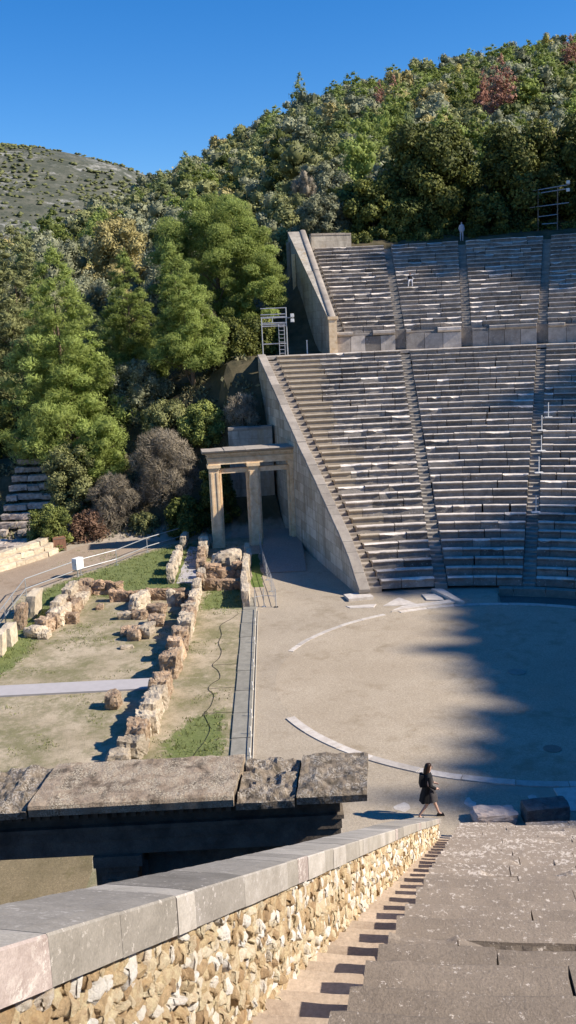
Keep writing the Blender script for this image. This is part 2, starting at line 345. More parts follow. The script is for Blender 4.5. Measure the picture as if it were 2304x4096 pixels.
def seat_row(mb, k, ph1, ph2, r, z1, z0, tread, mirror=False, seed=0, dmg=.12, seg=.3, smooth_from=None, rise=None, fine=False):
    fine_ = seg < .2; R_ = random.Random(seed); Rr = r+(DD if ph1 >= 162.9 else 0)
    total = math.radians(ph2-ph1)*Rr; s = 0.0; fw = .10 if fine_ else .095
    while s < total-.02:
        phc = ph1+math.degrees(s/Rr)
        new = smooth_from is not None and phc > smooth_from+R_.uniform(-1.2, 1.2)
        ln = R_.uniform(.9, 2.1) if not new else R_.uniform(2.6, 4.0)
        if total-s-ln < .6: ln = total-s
        g = (.012 if fine_ else .03) if not new else .004
        a, b = s+g*R_.random()+.002, s+ln-g*R_.random()-.002
        if R_.random() < .10 and not new: b -= R_.uniform(.02, .07)
        dz = R_.gauss(0, .011) if not new else 0; dr = R_.gauss(0, .014) if not new else 0
        tilt = R_.gauss(0, .008 if not fine_ else .002) if not new else 0
        brk = (R_.random() < dmg) and not new
        if brk: bd, bh, bc, bw = R_.uniform(.05, .22), R_.uniform(.03, .2), R_.random(), R_.uniform(.2, .7)
        tint = .5+R_.gauss(0, .12); rough = (.036 if not fine_ else .02) if not new else .003
        n = max(2, int((b-a)/seg)); rows = []
        for i in range(n+1):
            u = i/n; q = a+(b-a)*u; ph = ph1+math.degrees(q/Rr)
            e = rough*(noise.noise(Vector((q*2.3, k*7.1+seed, 1.3)))*1.6+noise.noise(Vector((q*7, k*3.3+seed, 5)))) 
            chip = 0; lower = 0
            if brk:
                w = max(0, 1-abs(u-bc)/bw); chip = bd*min(1, w*2)*(0.6+.6*abs(noise.noise(Vector((q*5, seed, 3))))); lower = bh*min(1, w*2)
            ee = dr+max(-.02, e)+chip; zz = z1+dz+tilt*(u-.5)-(.02*abs(noise.noise(Vector((q*1.7, seed*1.7, k)))) if not new else 0)
            prof = [(.075 if not fine_ else .035, z0-.10), (.095 if not fine_ else .055, z0+.45*(z1-z0)), ((.035 if not fine_ else .012)+ee*.5, z1-.10), (0+ee, z1-.06-lower*.6), (0.002+ee, zz-.014-lower), (.03+ee, zz-lower*.8), (.16+ee*.6, zz+.002-lower*.3),
                    (.37, zz-.004), (.385, zz-.055), (.60, z1-fw), (tread+.12, z1-fw)]
            P = []
            for rr, z in prof:
                p = pos(ph, r+rr); P.append((-p.x if mirror else p.x, p.y, z))
            rows.append(P)
        if mirror: rows = rows[::-1]
        mi = 1 if new else 0
        tfn = lambda i, j, t=tint, b_=brk, nw_=new, fn=fine: (t+(.45 if b_ and j in (3, 4, 5) else 0)+((.45 if j in (3, 4, 5) else 0) if fn else ((-.28 if nw_ else -.32) if j <= 2 else ((.3 if nw_ else .5) if j <= 6 else .1)))) - ((.5 if not fn else .72) if j >= 8 else 0)  # lip wear, plus riser and footwell shade put into the tint
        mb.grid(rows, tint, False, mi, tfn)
        for e_, rev in ((rows[0], False), (rows[-1], True)):
            low = [(e_[0][0], e_[0][1], z0-.10), (e_[-1][0], e_[-1][1], z0-.10)]
            pl = [low[0]]+e_[1:]+[low[1]]
            mb.poly(pl[::-1] if not rev else pl, tint, mi)
        s += ln
def seating(name, ph1, ph2, tier, mirror, label, end=None, kmax=None, fine=False, smooth_from=None, mats=None, kmin=1):
    e = empty(name, (0, 0, 0), 0, label, 'seating')
    K = 34 if tier == 'low' else 20
    for k in range(kmin, (kmax or K)+1):
        if tier == 'low': r, z1, z0, tr = rk(k), zk(k), zk(k-1), TR
        else: r, z1, z0, tr = urk(k), uzk(k), uzk(k-1), .8
        if k == 1: z0 = Z0-.05 if tier == 'low' else 13.7
        a = stair_half(ph1, r, 1) if ph1 > 162.9 or ph1 == 144.75 or True else ph1
        b = solve_phi(r, end) if end else stair_half(ph2, r, -1)
        mb = MB()
        if ph1 < 163 and ph2 <= 163.01:
            b = min(b, 162.99)
        if abs(ph1-163) < .1: a = stair_half(163.001, r, 1)
        seat_row(mb, k, a, b, r, z1, z0, tr, mirror, seed=hash_((name, int(ph1*10), k, tier)), dmg=(.24 if tier == 'low' else .42) if not fine else (.22 if k < 18 else .015),
                 seg=.3 if not fine else .09, smooth_from=smooth_from)
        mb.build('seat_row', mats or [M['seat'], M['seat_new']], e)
    return e
def hash_(t):
    h = 17
    for c in str(t): h = (h*31+ord(c)) % 100003
    return h
def stair(label, phi, tier='low', mirror=False, lines=None, mat=None, group=None, kmax=None, hw=.335):
    """two steps to every seat row"""
    e = empty('stairway', (0, 0, 0), 0, label, 'stairs')
    K = kmax or (34 if tier == 'low' else 20)
    for k in range(1, K+1):
        for h in (0, 1):
            if tier == 'low': r = rk(k)+.3695*h; z = zk(k)-((.34, .165)[h] if not mirror else (.375, .21)[h]); tr = .3695
            else: r = urk(k)+.4*h; z = uzk(k)-(.36, .17)[h]; tr = .4
            if k == K and h == 1: continue
            zb = z-.42
            R_ = random.Random(int(phi*10)+k*2+h); dz = R_.gauss(0, .006); z += dz
            if lines:
                pa, pb = solve_phi(r, lines[0]), solve_phi(r, lines[1]); pa2, pb2 = solve_phi(r+tr+.03, lines[0]), solve_phi(r+tr+.03, lines[1])
                q = [pos(pa, r), pos(pb, r), pos(pb2, r+tr+.03), pos(pa2, r+tr+.03)]
            else:
                d = math.radians(phi); t = Vector((-math.sin(d), math.cos(d)))
                c1, c2 = pos(phi if phi != 163 else 163.001, r), pos(phi if phi != 163 else 163.001, r+tr+.03)
                q = [c1-t*hw, c1+t*hw, c2+t*hw, c2-t*hw]
            j = R_.gauss(0, .008); P = [((-p.x if mirror else p.x), p.y) for p in q]
            if not mirror: P = P[::-1]
            mb = MB(); tint = .5+R_.gauss(0, .2)
            # worn front edge, subdivided
            f0, f1 = (q[0], q[1]); n = 5; top = []; bev = []; bot = []; back = []
            for i in range(n+1):
                u = i/n; a = f0.lerp(f1, u); b = q[3].lerp(q[2], u); o = (b-a).normalized(); w = .012*noise.noise(Vector((u*4, k, h+phi)))
                sx = -1 if mirror else 1; A = a+o*(w+j)
                sag = -.012*math.sin(u*PI)
                bot.append((sx*A.x, A.y, zb)); bev.append((sx*A.x, A.y, z-.02+sag)); A2 = A+o*.02; top.append((sx*A2.x, A2.y, z+sag)); back.append((sx*b.x, b.y, z))
            rows = [bot, bev, top, back]
            if not mirror: rows = rows[::-1]
            mb.grid(rows, tint)
            mb.poly([bot[0], back[0], top[0], bev[0]] if True else [], tint); mb.poly([bot[-1], bev[-1], top[-1], back[-1]], tint)
            mb.build('step', mat or M['step_dark'], e)
    return e
# ------------------------------------------------------------------ terrain
def sstep(a, b, x):
    t = max(0., min(1., (x-a)/(b-a))); return t*t*(3-2*t)
def lerp_tab(tab, v):
    if v <= tab[0][0]: return tab[0][1]
    for (a, x), (b, y) in zip(tab, tab[1:]):
        if v <= b: return x+(y-x)*(v-a)/(b-a)
    return tab[-1][1]
H_EMB = [(-90, 2), (-60, 3), (-40, 4), (-30, 5), (-25, 6.2), (-20, 8), (-16, 9.8), (-12.5, 12.0), (-8, 12.2)]
RIDGE = [(-260, 8), (-150, 16), (-100, 28), (-75, 38), (-53, 49), (-38, 56), (-15, 67), (12, 79), (42, 85), (83, 88), (250, 92)]
BASE60 = [(-90, 6), (-60, 8), (-40, 11), (-25, 13.5), (-15, 15), (-8, 17.5), (-5.6, 21.6), (60, 22)]
FAR = [(-700, 150), (-420, 180), (-330, 188), (-244, 190), (-223, 188.5), (-191, 184), (-159, 177), (-125, 167), (-90, 150), (0, 60), (80, 20)]
def terrain(x, y):
    r = math.hypot(x, y); ax = abs(x)
    wl = -5.05-.196*(ax-12.4); uwl = up_wall_in(ax)
    rc = math.hypot(ax+CX, y-CY)-DD if math.atan2(y, -ax) < 0 or y < ax*.3 else r
    # cavea bowl, kept well below the seats
    inside = sstep(.4, 3.0, (y-wl)) if ax > 12 else 1.0
    bowl = 0.0
    if y > wl-.5 or y > 0:
        sm = Z0+RISE*(1+(rc-R1)/TR)
        if rc < 37.6: bowl = max(0, sm-1.6)*inside
        elif rc < 40.5: bowl = 11.4*inside
        else:
            ins2 = 1.0 if ax < 39 else sstep(.3, 2.5, y-uwl)
            bowl = 11.4+(14.2+.387*(rc-40.3)/.8-1.6-11.4)*ins2
            if rc > 56.8: bowl = max(bowl, 21.7*sstep(56.8, 58.5, rc)*ins2+bowl*(1-sstep(56.8, 58.5, rc)*ins2))
    # embankment outside the retaining walls
    emb = lerp_tab(H_EMB, y)*sstep(29.5, 39.5 if y > -13 else 41.5, ax)
    side = 0.0
    if ax > 29.5:
        b60 = lerp_tab(BASE60, y)
        side = emb+(b60-lerp_tab(H_EMB, y))*sstep(43, 57.5, ax)
    if ax > 39.5 and y > wl-.5: side = max(side, 12.2+(lerp_tab(BASE60, y)-12.2)*sstep(44, 57.5, ax)) if y < uwl+.3 else side
    if y > wl and ax < 38: z = bowl
    elif y > uwl and ax >= 38: z = max(bowl, 0)
    else: z = side
    # hill behind
    if ax > 57.5 or (r > 58.5 and y > 0):
        d = max(ax-57.5, 0) if ax > 57.5 and (y < 40) else 0
        if x < 0:
            t = max(0., (ax-57.5)/202.5); zr = lerp_tab(RIDGE, y); b = lerp_tab(BASE60, y)
            hz = b+(zr-b)*min(t, 1)**.92 if t <= 1 else zr-(t-1)*70
            hz += 4*noise.noise(Vector((x*.02, y*.02, 3)))*min(1, t*4)
            if r > 58.5 and y > 0:
                w = max(0, r-58.5); hz = max(hz if ax > 57.5 else 0, min(22+w*.16, 60)) 
            z = max(hz, 0)
        else:
            z = min(22+max(0, r-58.5)*.16, 60)*(1 if y > 0 else sstep(-60, -5, y))
    if r > 300:
        fz = lerp_tab(FAR, y)*sstep(-330, -900, x) if x < 0 else 0
        fz *= 1+.03*noise.noise(Vector((x*.006, y*.006, 1)))
        nz_ = z*(1-sstep(300, 420, r)) if (x < 0 and ax > 300) else z*(1-sstep(300, 500, r))
        z = max(nz_, fz)
        if x < -960: z *= 1-.5*sstep(-960, -2500, x)
    return z
def build_terrain():
    radii = [0, 3, 6, 9.7, 10.14, 10.15, 11.2, 12.2, 12.21, 12.6, 13.5, 15, 17, 19, 21, 23, 25, 27, 28.5, 30, 31, 32, 33, 34, 35, 36, 37, 38, 39, 40, 41, 42, 43, 44.5, 46, 47.5, 49, 50.5, 52, 53.5, 55, 56, 57, 58, 59, 60, 62, 64, 67, 70, 74, 78, 83, 89, 96, 104, 113, 123, 134, 146, 160, 175, 190, 205, 220, 236, 250, 262, 276, 295, 320, 360, 420, 500, 600, 700, 800, 880, 940, 1000, 1100, 1300, 1600, 2200, 3500]
    N = 400; mb = MB(); rows = []
    for r in radii:
        row = []
        for i in range(N):
            a = 2*PI*i/N; x, y = r*math.cos(a), r*math.sin(a); d = math.degrees(a)
            z = terrain(x, y)-.004
            if 10.145 < r < 12.205 and 5 < d < 171: z = -.2
            row.append((x, y, z))
        rows.append(row)
    mb.grid(rows[::1], .5, True)
    mb.f = [f[::-1] for f in mb.f]
    o = mb.build('ground', M['terrain'], smooth=False); tag(o, kind='structure')
    # smooth only matters far away
    return o
ground = build_terrain()
def sheet(name, pts, z, mat, jag=0.0):
    """flat sheet with a slightly irregular outline"""
    out = []; R_ = random.Random(hash_(name)); n = len(pts)
    for i in range(n):
        a, b = Vector(pts[i]), Vector(pts[(i+1) % n]); m = max(1, int((b-a).length/.7)) if jag else 1
        for k in range(m):
            p = a.lerp(b, k/m)
            if jag: p += Vector((R_.uniform(-jag, jag), R_.uniform(-jag, jag)))
            out.append((p.x, p.y, z))
    mb = MB(); mb.poly(out, .5); o = mb.build(name, mat); tag(o, kind='structure'); return o
def disc(name, r, z, mat, cx=0, cy=0, n=96):
    mb = MB(); mb.poly([(cx+r*math.cos(2*PI*i/n), cy+r*math.sin(2*PI*i/n), z) for i in range(n)]); o = mb.build(name, mat); tag(o, kind='structure'); return o
sheet('parodos_ground', [(20, -3.6), (20, -11.3), (-29, -11.3), (-29, -8.3), (-12.4, -4.9), (-12.7, -1.7), (-11.9, -.6), (-11.9, 2), (-10.2, 1.6), (-9, -3), (-4, -9), (4, -9), (9, -4), (11.7, -1.2), (12.4, .6), (12.75, -1), (12.9, -3)], .002, M['gravel'])
disc('orchestra', 9.80, .004, M['orch'])
sheet('path', [(-6, -24.4), (-12.4, -24.0), (-16.4, -24.2), (-20.9, -21.9), (-26.4, -18.5), (-31.2, -15.2), (-30.5, -18), (-30.5, -22.3), (-27.3, -24), (-22.6, -27), (-14, -34), (0, -34)], .010, M['path'], .12)
LAWNS = [[(-7.9, -22.9), (-12.6, -23.4), (-16.2, -23.6), (-20.6, -21.3), (-26.2, -17.9), (-29, -15.6), (-27.5, -14.9), (-18, -14.6), (-15, -14.4), (-14.5, -18.6), (-16, -20.8), (-12, -21.4), (-9, -21.6)],
 [(-11.2, -11.3), (-15.2, -11.3), (-15.3, -13.5), (-11.4, -13.7)],
 [(-8.2, -21.4), (-5.4, -21.0), (-3.2, -21.4), (-1.6, -22.4), (-1.6, -25), (-9, -25)],
 [(2.4, -11.7), (7.6, -11.6), (7.6, -13.6), (5.2, -13.8), (3.0, -13.0)]]
def pdist(x, y, P):
    """signed distance to polygon (negative inside)"""
    d = 1e9; ins = False; n = len(P)
    for i in range(n):
        (x1, y1), (x2, y2) = P[i], P[(i+1) % n]; dx, dy = x2-x1, y2-y1; t = max(0, min(1, ((x-x1)*dx+(y-y1)*dy)/(dx*dx+dy*dy)))
        d = min(d, math.hypot(x-x1-t*dx, y-y1-t*dy))
        if (y1 > y) != (y2 > y) and x < (x2-x1)*(y-y1)/(y2-y1)+x1: ins = not ins
    return -d if ins else d
def point_attr(o, name, vals):
    a = o.data.attributes.new(name, 'FLOAT', 'POINT'); a.data.foreach_set('value', vals)
NX, NY = 170, 100; V = []; G = []
for i in range(NX+1):
    for j in range(NY+1):
        x = 20-49.5*i/NX; y0 = -11.3; ylim = lerp_tab([(-29.5, -15.2), (-28, -17.2), (-16, -24.2), (-8, -42), (30, -42)], x); y = y0+(ylim-y0)*j/NY
        V.append((x, y, .004)); G.append(max(0, min(1, .5-min(pdist(x, y, P) for P in LAWNS)*.9)))
V = np.array(V); F = np.array([(i*(NY+1)+j, i*(NY+1)+j+1, (i+1)*(NY+1)+j+1, (i+1)*(NY+1)+j) for i in range(NX) for j in range(NY)])
o = mesh_np('ruin_field', V, F, M['field']); point_attr(o, 'lawn', G); tag(o, kind='structure')
sheet('lawn_beside_fence', [(-15.6, -10.3), (-24, -10.7), (-24, -11.2), (-15.6, -11.0)], .006, M['lawn'], .08)
sheet('leaf_strewn_grass', [(10.5, -14.9), (18.5, -14.9), (18.5, -22), (10.5, -22)], .008, M['dead_lawn'], .1)
# channel floor
mb = MB(); rows = [[(r*math.cos(math.radians(d)), r*math.sin(math.radians(d)), -.195) for d in range(6, 171)] for r in (12.19, 10.16)]
mb.grid(rows); tag(mb.build('channel', M['channel']), kind='structure')
# ------------------------------------------------------------------ orchestra kerb
def ring_stones(name, label, r0, r1, z0, z1, spans, mat, part, ln=1.5, group=None):
    e = empty(name, (0, 0, 0), 0, label, 'kerb', group); R_ = random.Random(hash_(name))
    for a0, a1 in spans:
        a = a0
        while a < a1-.5:
            st = min(math.degrees(ln*R_.uniform(.8, 1.25)/r0), a1-a); g = .08
            mb = MB(); n = 5; rows = []; dz = R_.gauss(0, .004); dr = R_.gauss(0, .006)
            for i in range(n+1):
                q = math.radians(a+g+(st-2*g)*i/n); c, s_ = math.cos(q), math.sin(q)
                j = .006*noise.noise(Vector((a+i, r0, 2)))
                rows.append([((r0+dr+j)*c, (r0+dr+j)*s_, z0), ((r0+dr+j)*c, (r0+dr+j)*s_, z1+dz), ((r1+dr)*c, (r1+dr)*s_, z1+dz), ((r1+dr)*c, (r1+dr)*s_, z0)])
            mb.grid(rows, .5+R_.gauss(0, .2)); mb.poly(rows[0], .5); mb.poly(rows[-1][::-1], .5)
            mb.build(part, mat, e); a += st
    return e
ring_stones('orchestra_kerb', 'white stone kerb circle set flush round the earth orchestra', 9.78, 10.13, -.1, .035, [(-69, 201)], M['marble'], 'kerb_stone')
ring_stones('buried_kerb', 'faint worn arc of half buried kerb stones left of the orchestra', 9.84, 10.08, -.1, .022, [(205.5, 246)], M['marble'], 'kerb_stone', 1.2)
ring_stones('channel_edge', 'low stone step running below the first row of seats', 12.2, 12.72, -.2, .20, [(8, 170)], M['slab'], 'edge_stone', 1.4)
mb = MB(); rows = [[(r*math.cos(2*PI*i/28)*1.0, r*math.sin(2*PI*i/28), z) for i in range(28)] for r, z in ((.36, 0), (.36, .03), (.34, .035), (.01, .035))]
mb.grid(rows, .9, True); tag(mb.build('round_stone', M['slab']), 'pale round stone disc marking the centre of the orchestra', 'stone disc')
mb = MB(); rows = [[(7.34+r*math.cos(2*PI*i/28), -.67+r*math.sin(2*PI*i/28), z) for i in range(28)] for r, z in ((.3, 0), (.3, .02), (.28, .024), (.01, .024))]
mb.grid(rows, .1, True); tag(mb.build('drain_cover', M['dark_metal']), 'small dark round cover in the earth near the orchestra kerb', 'drain cover')
def slab(name, pts, z0, z1, mat, label, cat, t=.5, group=None, parent=None):
    mb = MB(); R_ = random.Random(hash_(label+str(pts[0]))); c = Vector((sum(p[0] for p in pts)/len(pts), sum(p[1] for p in pts)/len(pts)))
    out = []
    for i in range(len(pts)):
        a, b = Vector(pts[i]), Vector(pts[(i+1) % len(pts)])
        for k in range(3): p = a.lerp(b, k/3); out.append(p+Vector((R_.uniform(-.015, .015), R_.uniform(-.015, .015))))
    n = len(out); lo = [(p.x, p.y, z0) for p in out]; hi = [(p.x, p.y, z1-.02) for p in out]; tp = [(c.x+(p.x-c.x)*.975, c.y+(p.y-c.y)*.975, z1) for p in out]
    mb.grid([lo, hi, tp], t, True); mb.poly(tp, t)
    o = mb.build(name, mat, parent)
    if label and not parent: tag(o, label, cat, group)
    return o
slab('stone_slab', [(-9.35, -3.9), (-10.0, -3.3), (-10.9, -.2), (-10.3, -.3)], 0, .12, M['marble'], 'long narrow pale slab lying at the broken end of the orchestra kerb', 'slab')
slab('stone_slab', [(-10.25, -.55), (-9.95, -.15), (-12.6, -.75), (-12.75, -1.35)], 0, .2, M['marble'], 'pale oblong slab laid across the channel by the lowest row', 'slab')
slab('stone_slab', [(-10.9, -1.0), (-11.1, -1.9), (-12.2, -1.95), (-12.1, -1.1)], 0, .07, M['marble'], 'squarish pale slab beside the oblong crossing slab', 'slab')
slab('stone_slab', [(-10.4, -2.4), (-11.9, -3.2), (-11.4, -3.6), (-10.5, -4.2)], 0, .04, M['marble'], 'flat triangular pale slab near the foot of the far retaining wall', 'slab')
slab('stone_slab', [(-10.3, -4.7), (-10.9, -4.5), (-10.8, -6.1), (-10.4, -5.9)], 0, .03, M['marble'], 'thin pale strip slab in the gravel before the far retaining wall', 'slab')
slab('kerb_branch', [(10.16, -1.45), (10.16, -.75), (11.6, -.75), (11.6, -1.45)], 0, .045, M['marble'], 'pale flat stone strip joining the kerb to the near seats', 'slab')
for q, (x, y, sx, sy) in enumerate([(10.8, -6.1, .35, .3), (10.8, -4.1, .45, .2), (10.7, -2.2, .35, .18)]):
    R_ = random.Random(q); pts = [(x+sx*math.cos(a)*R_.uniform(.5, 1), y+sy*math.sin(a)*R_.uniform(.5, 1)) for a in [2*PI*i/11 for i in range(11)]]
    sheet('worn_patch', pts, .0065+.0002*q, M['marble'])
# ------------------------------------------------------------------ seating
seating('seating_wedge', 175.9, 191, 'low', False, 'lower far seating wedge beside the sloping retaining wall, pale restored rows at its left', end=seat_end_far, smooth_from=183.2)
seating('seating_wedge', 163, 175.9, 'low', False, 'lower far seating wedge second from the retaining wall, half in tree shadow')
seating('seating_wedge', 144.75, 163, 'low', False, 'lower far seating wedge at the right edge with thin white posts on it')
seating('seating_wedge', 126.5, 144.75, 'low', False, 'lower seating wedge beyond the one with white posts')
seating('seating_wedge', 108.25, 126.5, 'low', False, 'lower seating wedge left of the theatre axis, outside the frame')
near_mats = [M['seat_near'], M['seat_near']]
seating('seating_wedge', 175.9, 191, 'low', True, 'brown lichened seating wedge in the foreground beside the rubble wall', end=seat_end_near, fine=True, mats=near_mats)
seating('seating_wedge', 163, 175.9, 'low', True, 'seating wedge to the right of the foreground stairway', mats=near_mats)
SG = None
stair('stairway between the far retaining wall and the first lower wedge', 190, lines=(seat_end_far, wall_in), mat=M['step'])
stair('far lower stairway leftmost of those between two wedges', 175.9)
stair('far lower stairway in blue shade near the right edge', 163)
stair('far lower stairway right of the wedge with white posts', 144.75)
stair('foreground stairway striped with shadows along the rubble wall', 190, mirror=True, lines=(seat_end_near, lambda x: near_wall(x)-.07), mat=M['step_near'])
stair('foreground stairway between the two near wedges', 175.9, mirror=True, mat=M['step_near'])
UB = [182.6, 176.1, 169.9, 163, 154, 145, 136, 127]
ulab = ['upper seating wedge beside the tall capped retaining wall', 'upper seating wedge where a person in black sits', 'upper seating wedge with a white broken patch in its rows', 'upper seating wedge cut by the right edge of the photo', 'upper seating wedge second beyond the right edge', 'upper seating wedge third beyond the right edge', 'upper seating wedge fourth beyond the right edge']
for i in range(5):
    hi, lo = UB[i], UB[i+1]
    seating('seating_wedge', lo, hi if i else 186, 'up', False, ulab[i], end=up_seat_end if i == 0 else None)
stair('stairway between the tall upper retaining wall and the upper rows', 183, 'up', lines=(up_seat_end, up_wall_in))
for p_, lb in ((176.1, 'upper stairway leftmost of those between two wedges'), (169.9, 'upper stairway with a person in white standing at its top'), (163, 'upper stairway near the right edge of the photo'), (154, 'upper stairway beyond the right edge')):
    stair(lb, p_, 'up')
# diazoma (walkway between the tiers) and podium
def arcpts(r, a, b, n, mirror=False):
    return [((-1 if mirror else 1)*pos(a+(b-a)*i/n, r).x, pos(a+(b-a)*i/n, r).y) for i in range(n+1)]
def ring_strip(mb, prof, a, b, n, t=.5, uv=False, mirror=False, tf=None):
    rows = [[(*xy, z) for xy in arcpts(r, a, b, n, mirror)] for r, z in prof]
    if not uv: mb.grid(rows, t, tf=tf); return
    Ra = prof[0][0]
    for i in range(len(rows)-1):
        for j in range(n):
            s0, s1 = [math.radians(a+(b-a)*q/n)*(Ra+(DD if a >= 163 else 0)) for q in (j, j+1)]
            hz = prof[i][1]-12.2, prof[i+1][1]-12.2
            mb.quad(rows[i][j], rows[i][j+1], rows[i+1][j+1], rows[i+1][j], t, ((s0, hz[0]), (s1, hz[0]), (s1, hz[1]), (s0, hz[1])))
for mir, a1, a0s in ((False, 189.9, (163.01, 100)), (True, 189.5, (163.01, 150))):
    mb = MB(); ring_strip(mb, [(37.78, 12.0), (37.78, 12.235), (40.3, 12.24)], a0s[0], a1, 30, mirror=mir); ring_strip(mb, [(37.78, 12.0), (37.78, 12.235), (40.3, 12.24)], a0s[1], 163, 40, mirror=mir)
    tag(mb.build('diazoma_path', M['seat'] if not mir else M['step_near']), kind='structure')
pod = empty('podium_wall', (0, 0, 0), 0, 'low wall of upright stone panels carrying the upper tier', 'wall')
R_ = random.Random(5)
for (a0, a1, flare) in ((176.1, 182.3, 1), (169.9, 176.1, 1), (163, 169.9, 1), (154, 163, 0), (145, 154, 0), (136, 145, 0)):
    ra = 39.75+(DD if flare else 0); g = math.degrees(.42/ra); a, b = a0+g, a1-(g if a1 < 182 else 0)
    n = max(3, round(math.radians(b-a)*ra/1.25)); st = (b-a)/n
    for i in range(n):
        q0, q1 = a+st*i+.02, a+st*(i+1)-.02
        q0 = max(q0, 163.001) if flare else q0; q1 = min(q1, 163) if not flare else q1
        mb = MB(); dz = R_.gauss(0, .02); dr = R_.gauss(0, .012)
        ring_strip(mb, [(39.75+dr, 12.1), (39.75+dr, 13.42+dz), (40.25, 13.42+dz)], q0, q1, 3)
        for q in (q0, q1):
            p0, p1 = pos(q, 39.75+dr), pos(q, 40.4); mb.quad((p0.x, p0.y, 12.1), (p1.x, p1.y, 12.1), (p1.x, p1.y, 13.42+dz), (p0.x, p0.y, 13.42+dz))
        mb.t = [.5+R_.gauss(0, .22)]*len(mb.t); mb.build('panel', M['seat'], pod)
    # projecting cornice slabs, partly lost
    q = a
    while q < b-.3:
        ln = math.degrees(R_.uniform(1.2, 2.4)/ra); q2 = min(q+ln, b)
        if R_.random() < .8:
            mb = MB(); o_ = R_.uniform(-.02, .05); h_ = R_.uniform(-.04, .02); qq = max(q+.02, 163.001) if flare else q+.02
            ring_strip(mb, [(39.8-o_, 13.45), (39.58-o_, 13.60), (39.58-o_, 13.78+h_), (39.65-o_, 13.82+h_), (40.4, 13.82+h_)], qq, q2-.03, 3, t=.5+R_.gauss(0, .3))
            for e_ in (qq, q2-.03):
                mb.poly([(*pos(e_, r), z) for r, z in ((39.8-o_, 13.45), (39.58-o_, 13.60), (39.58-o_, 13.78+h_), (39.65-o_, 13.82+h_), (40.4, 13.82+h_), (40.4, 13.45))])
            mb.build('cornice_slab', M['seat'], pod)
        else:
            mb = MB(); ring_strip(mb, [(39.95, 13.42), (39.93, 13.6), (40.4, 13.66)], max(q, 163.001) if flare else q, q2, 2, t=.3); mb.build('cornice_slab', M['seat'], pod)
        q = q2
mb = MB(); ring_strip(mb, [(40.1, 12.3), (40.1, 13.72), (40.42, 13.72)], 163.01, 182.2, 20, t=.1); ring_strip(mb, [(40.1, 12.3), (40.1, 13.72), (40.42, 13.72)], 136, 163, 20, t=.1); mb.build('core', M['seat'], pod)
# ------------------------------------------------------------------ retaining walls of the far side
def wall_quad(mb, p0, p1, z00, z01, z10, z11, u0=0, t=.5, mi=0):
    L_ = math.hypot(p1[0]-p0[0], p1[1]-p0[1])
    mb.quad((*p0, z00), (*p1, z10), (*p1, z11), (*p0, z01), t, ((u0, z00), (u0+L_, z10), (u0+L_, z11), (u0, z01)), mi)
    return u0+L_
rowz = lambda x: Z0+RISE*(1+(math.hypot(x+CX, wall_in(x)-CY)-DD-R1)/TR)
fw = empty('retaining_wall', (-12.5, -5.2, 0), 0, 'tall sloping ashlar retaining wall at the far end of the lower tier', 'wall')
def rel(mb, o): return mb
def top_far(x):
    return lerp_tab([(12.46, .42), (13.2, .95), (14.2, 1.75), (16.5, 2.95), (20.2, 4.6), (25, 6.75), (37.4, 12.42)], x)
mb = MB(); u = 0; xs = [12.46+i*.5 for i in range(51)]
for a, b in zip(xs, xs[1:]):
    jo = .02
    wall_quad(mb, (-a, wall_out(a)), (-b, wall_out(b)), -.1, top_far(a)-.16, -.1, top_far(b)-.16, a)
    wall_quad(mb, (-b, wall_in(b)), (-a, wall_in(a)), 0, top_far(b)-.16, 0, top_far(a)-.16, b)
wall_quad(mb, (-12.46, wall_in(12.46)), (-12.46, wall_out(12.46)), -.1, .26, -.1, .26, 0)
x = xs[-1]; wall_quad(mb, (-x, wall_out(x)), (-x, wall_in(x)), 0, top_far(x)-.16, 0, top_far(x)-.16, 0)
mb.v = [(v[0]+12.5, v[1]+5.2, v[2]) for v in mb.v]
mb.build('masonry', M['wall'], fw)
R_ = random.Random(3); x = 12.42
while x < 37.4:
    x2 = min(x+R_.uniform(.8, 1.5), 37.5); mb = MB(); ov = .035; dz = R_.gauss(0, .015); g = .008; rows = []
    n = 4
    for i in range(n+1):
        q = x+g+(x2-x-2*g)*i/n; zt = top_far(q)+dz+.012*noise.noise(Vector((q*3, 1, 2))); zb = zt-.17; yo, yi = wall_out(q)-ov, wall_in(q)+.02
        yo += .02*noise.noise(Vector((q*3, 7, 2)))
        rows.append([(-q, yo, zb), (-q, yo, zt-.03), (-q, yo+.03, zt), (-q, yi-.02, zt), (-q, yi, zt-.02), (-q, yi, zb)])
    mb.grid(rows, .5+R_.gauss(0, .2), True); mb.poly(rows[0][::-1]); mb.poly(rows[-1])
    mb.v = [(v[0]+12.5, v[1]+5.2, v[2]) for v in mb.v]
    mb.build('coping_stone', M['retain'] if False else M['step'], fw); x = x2
mb = MB(); mb.box((.25, -.1, 0), (1.0, 1.35, .16), 0.2); mb.build('base_slab', M['marble'], fw)
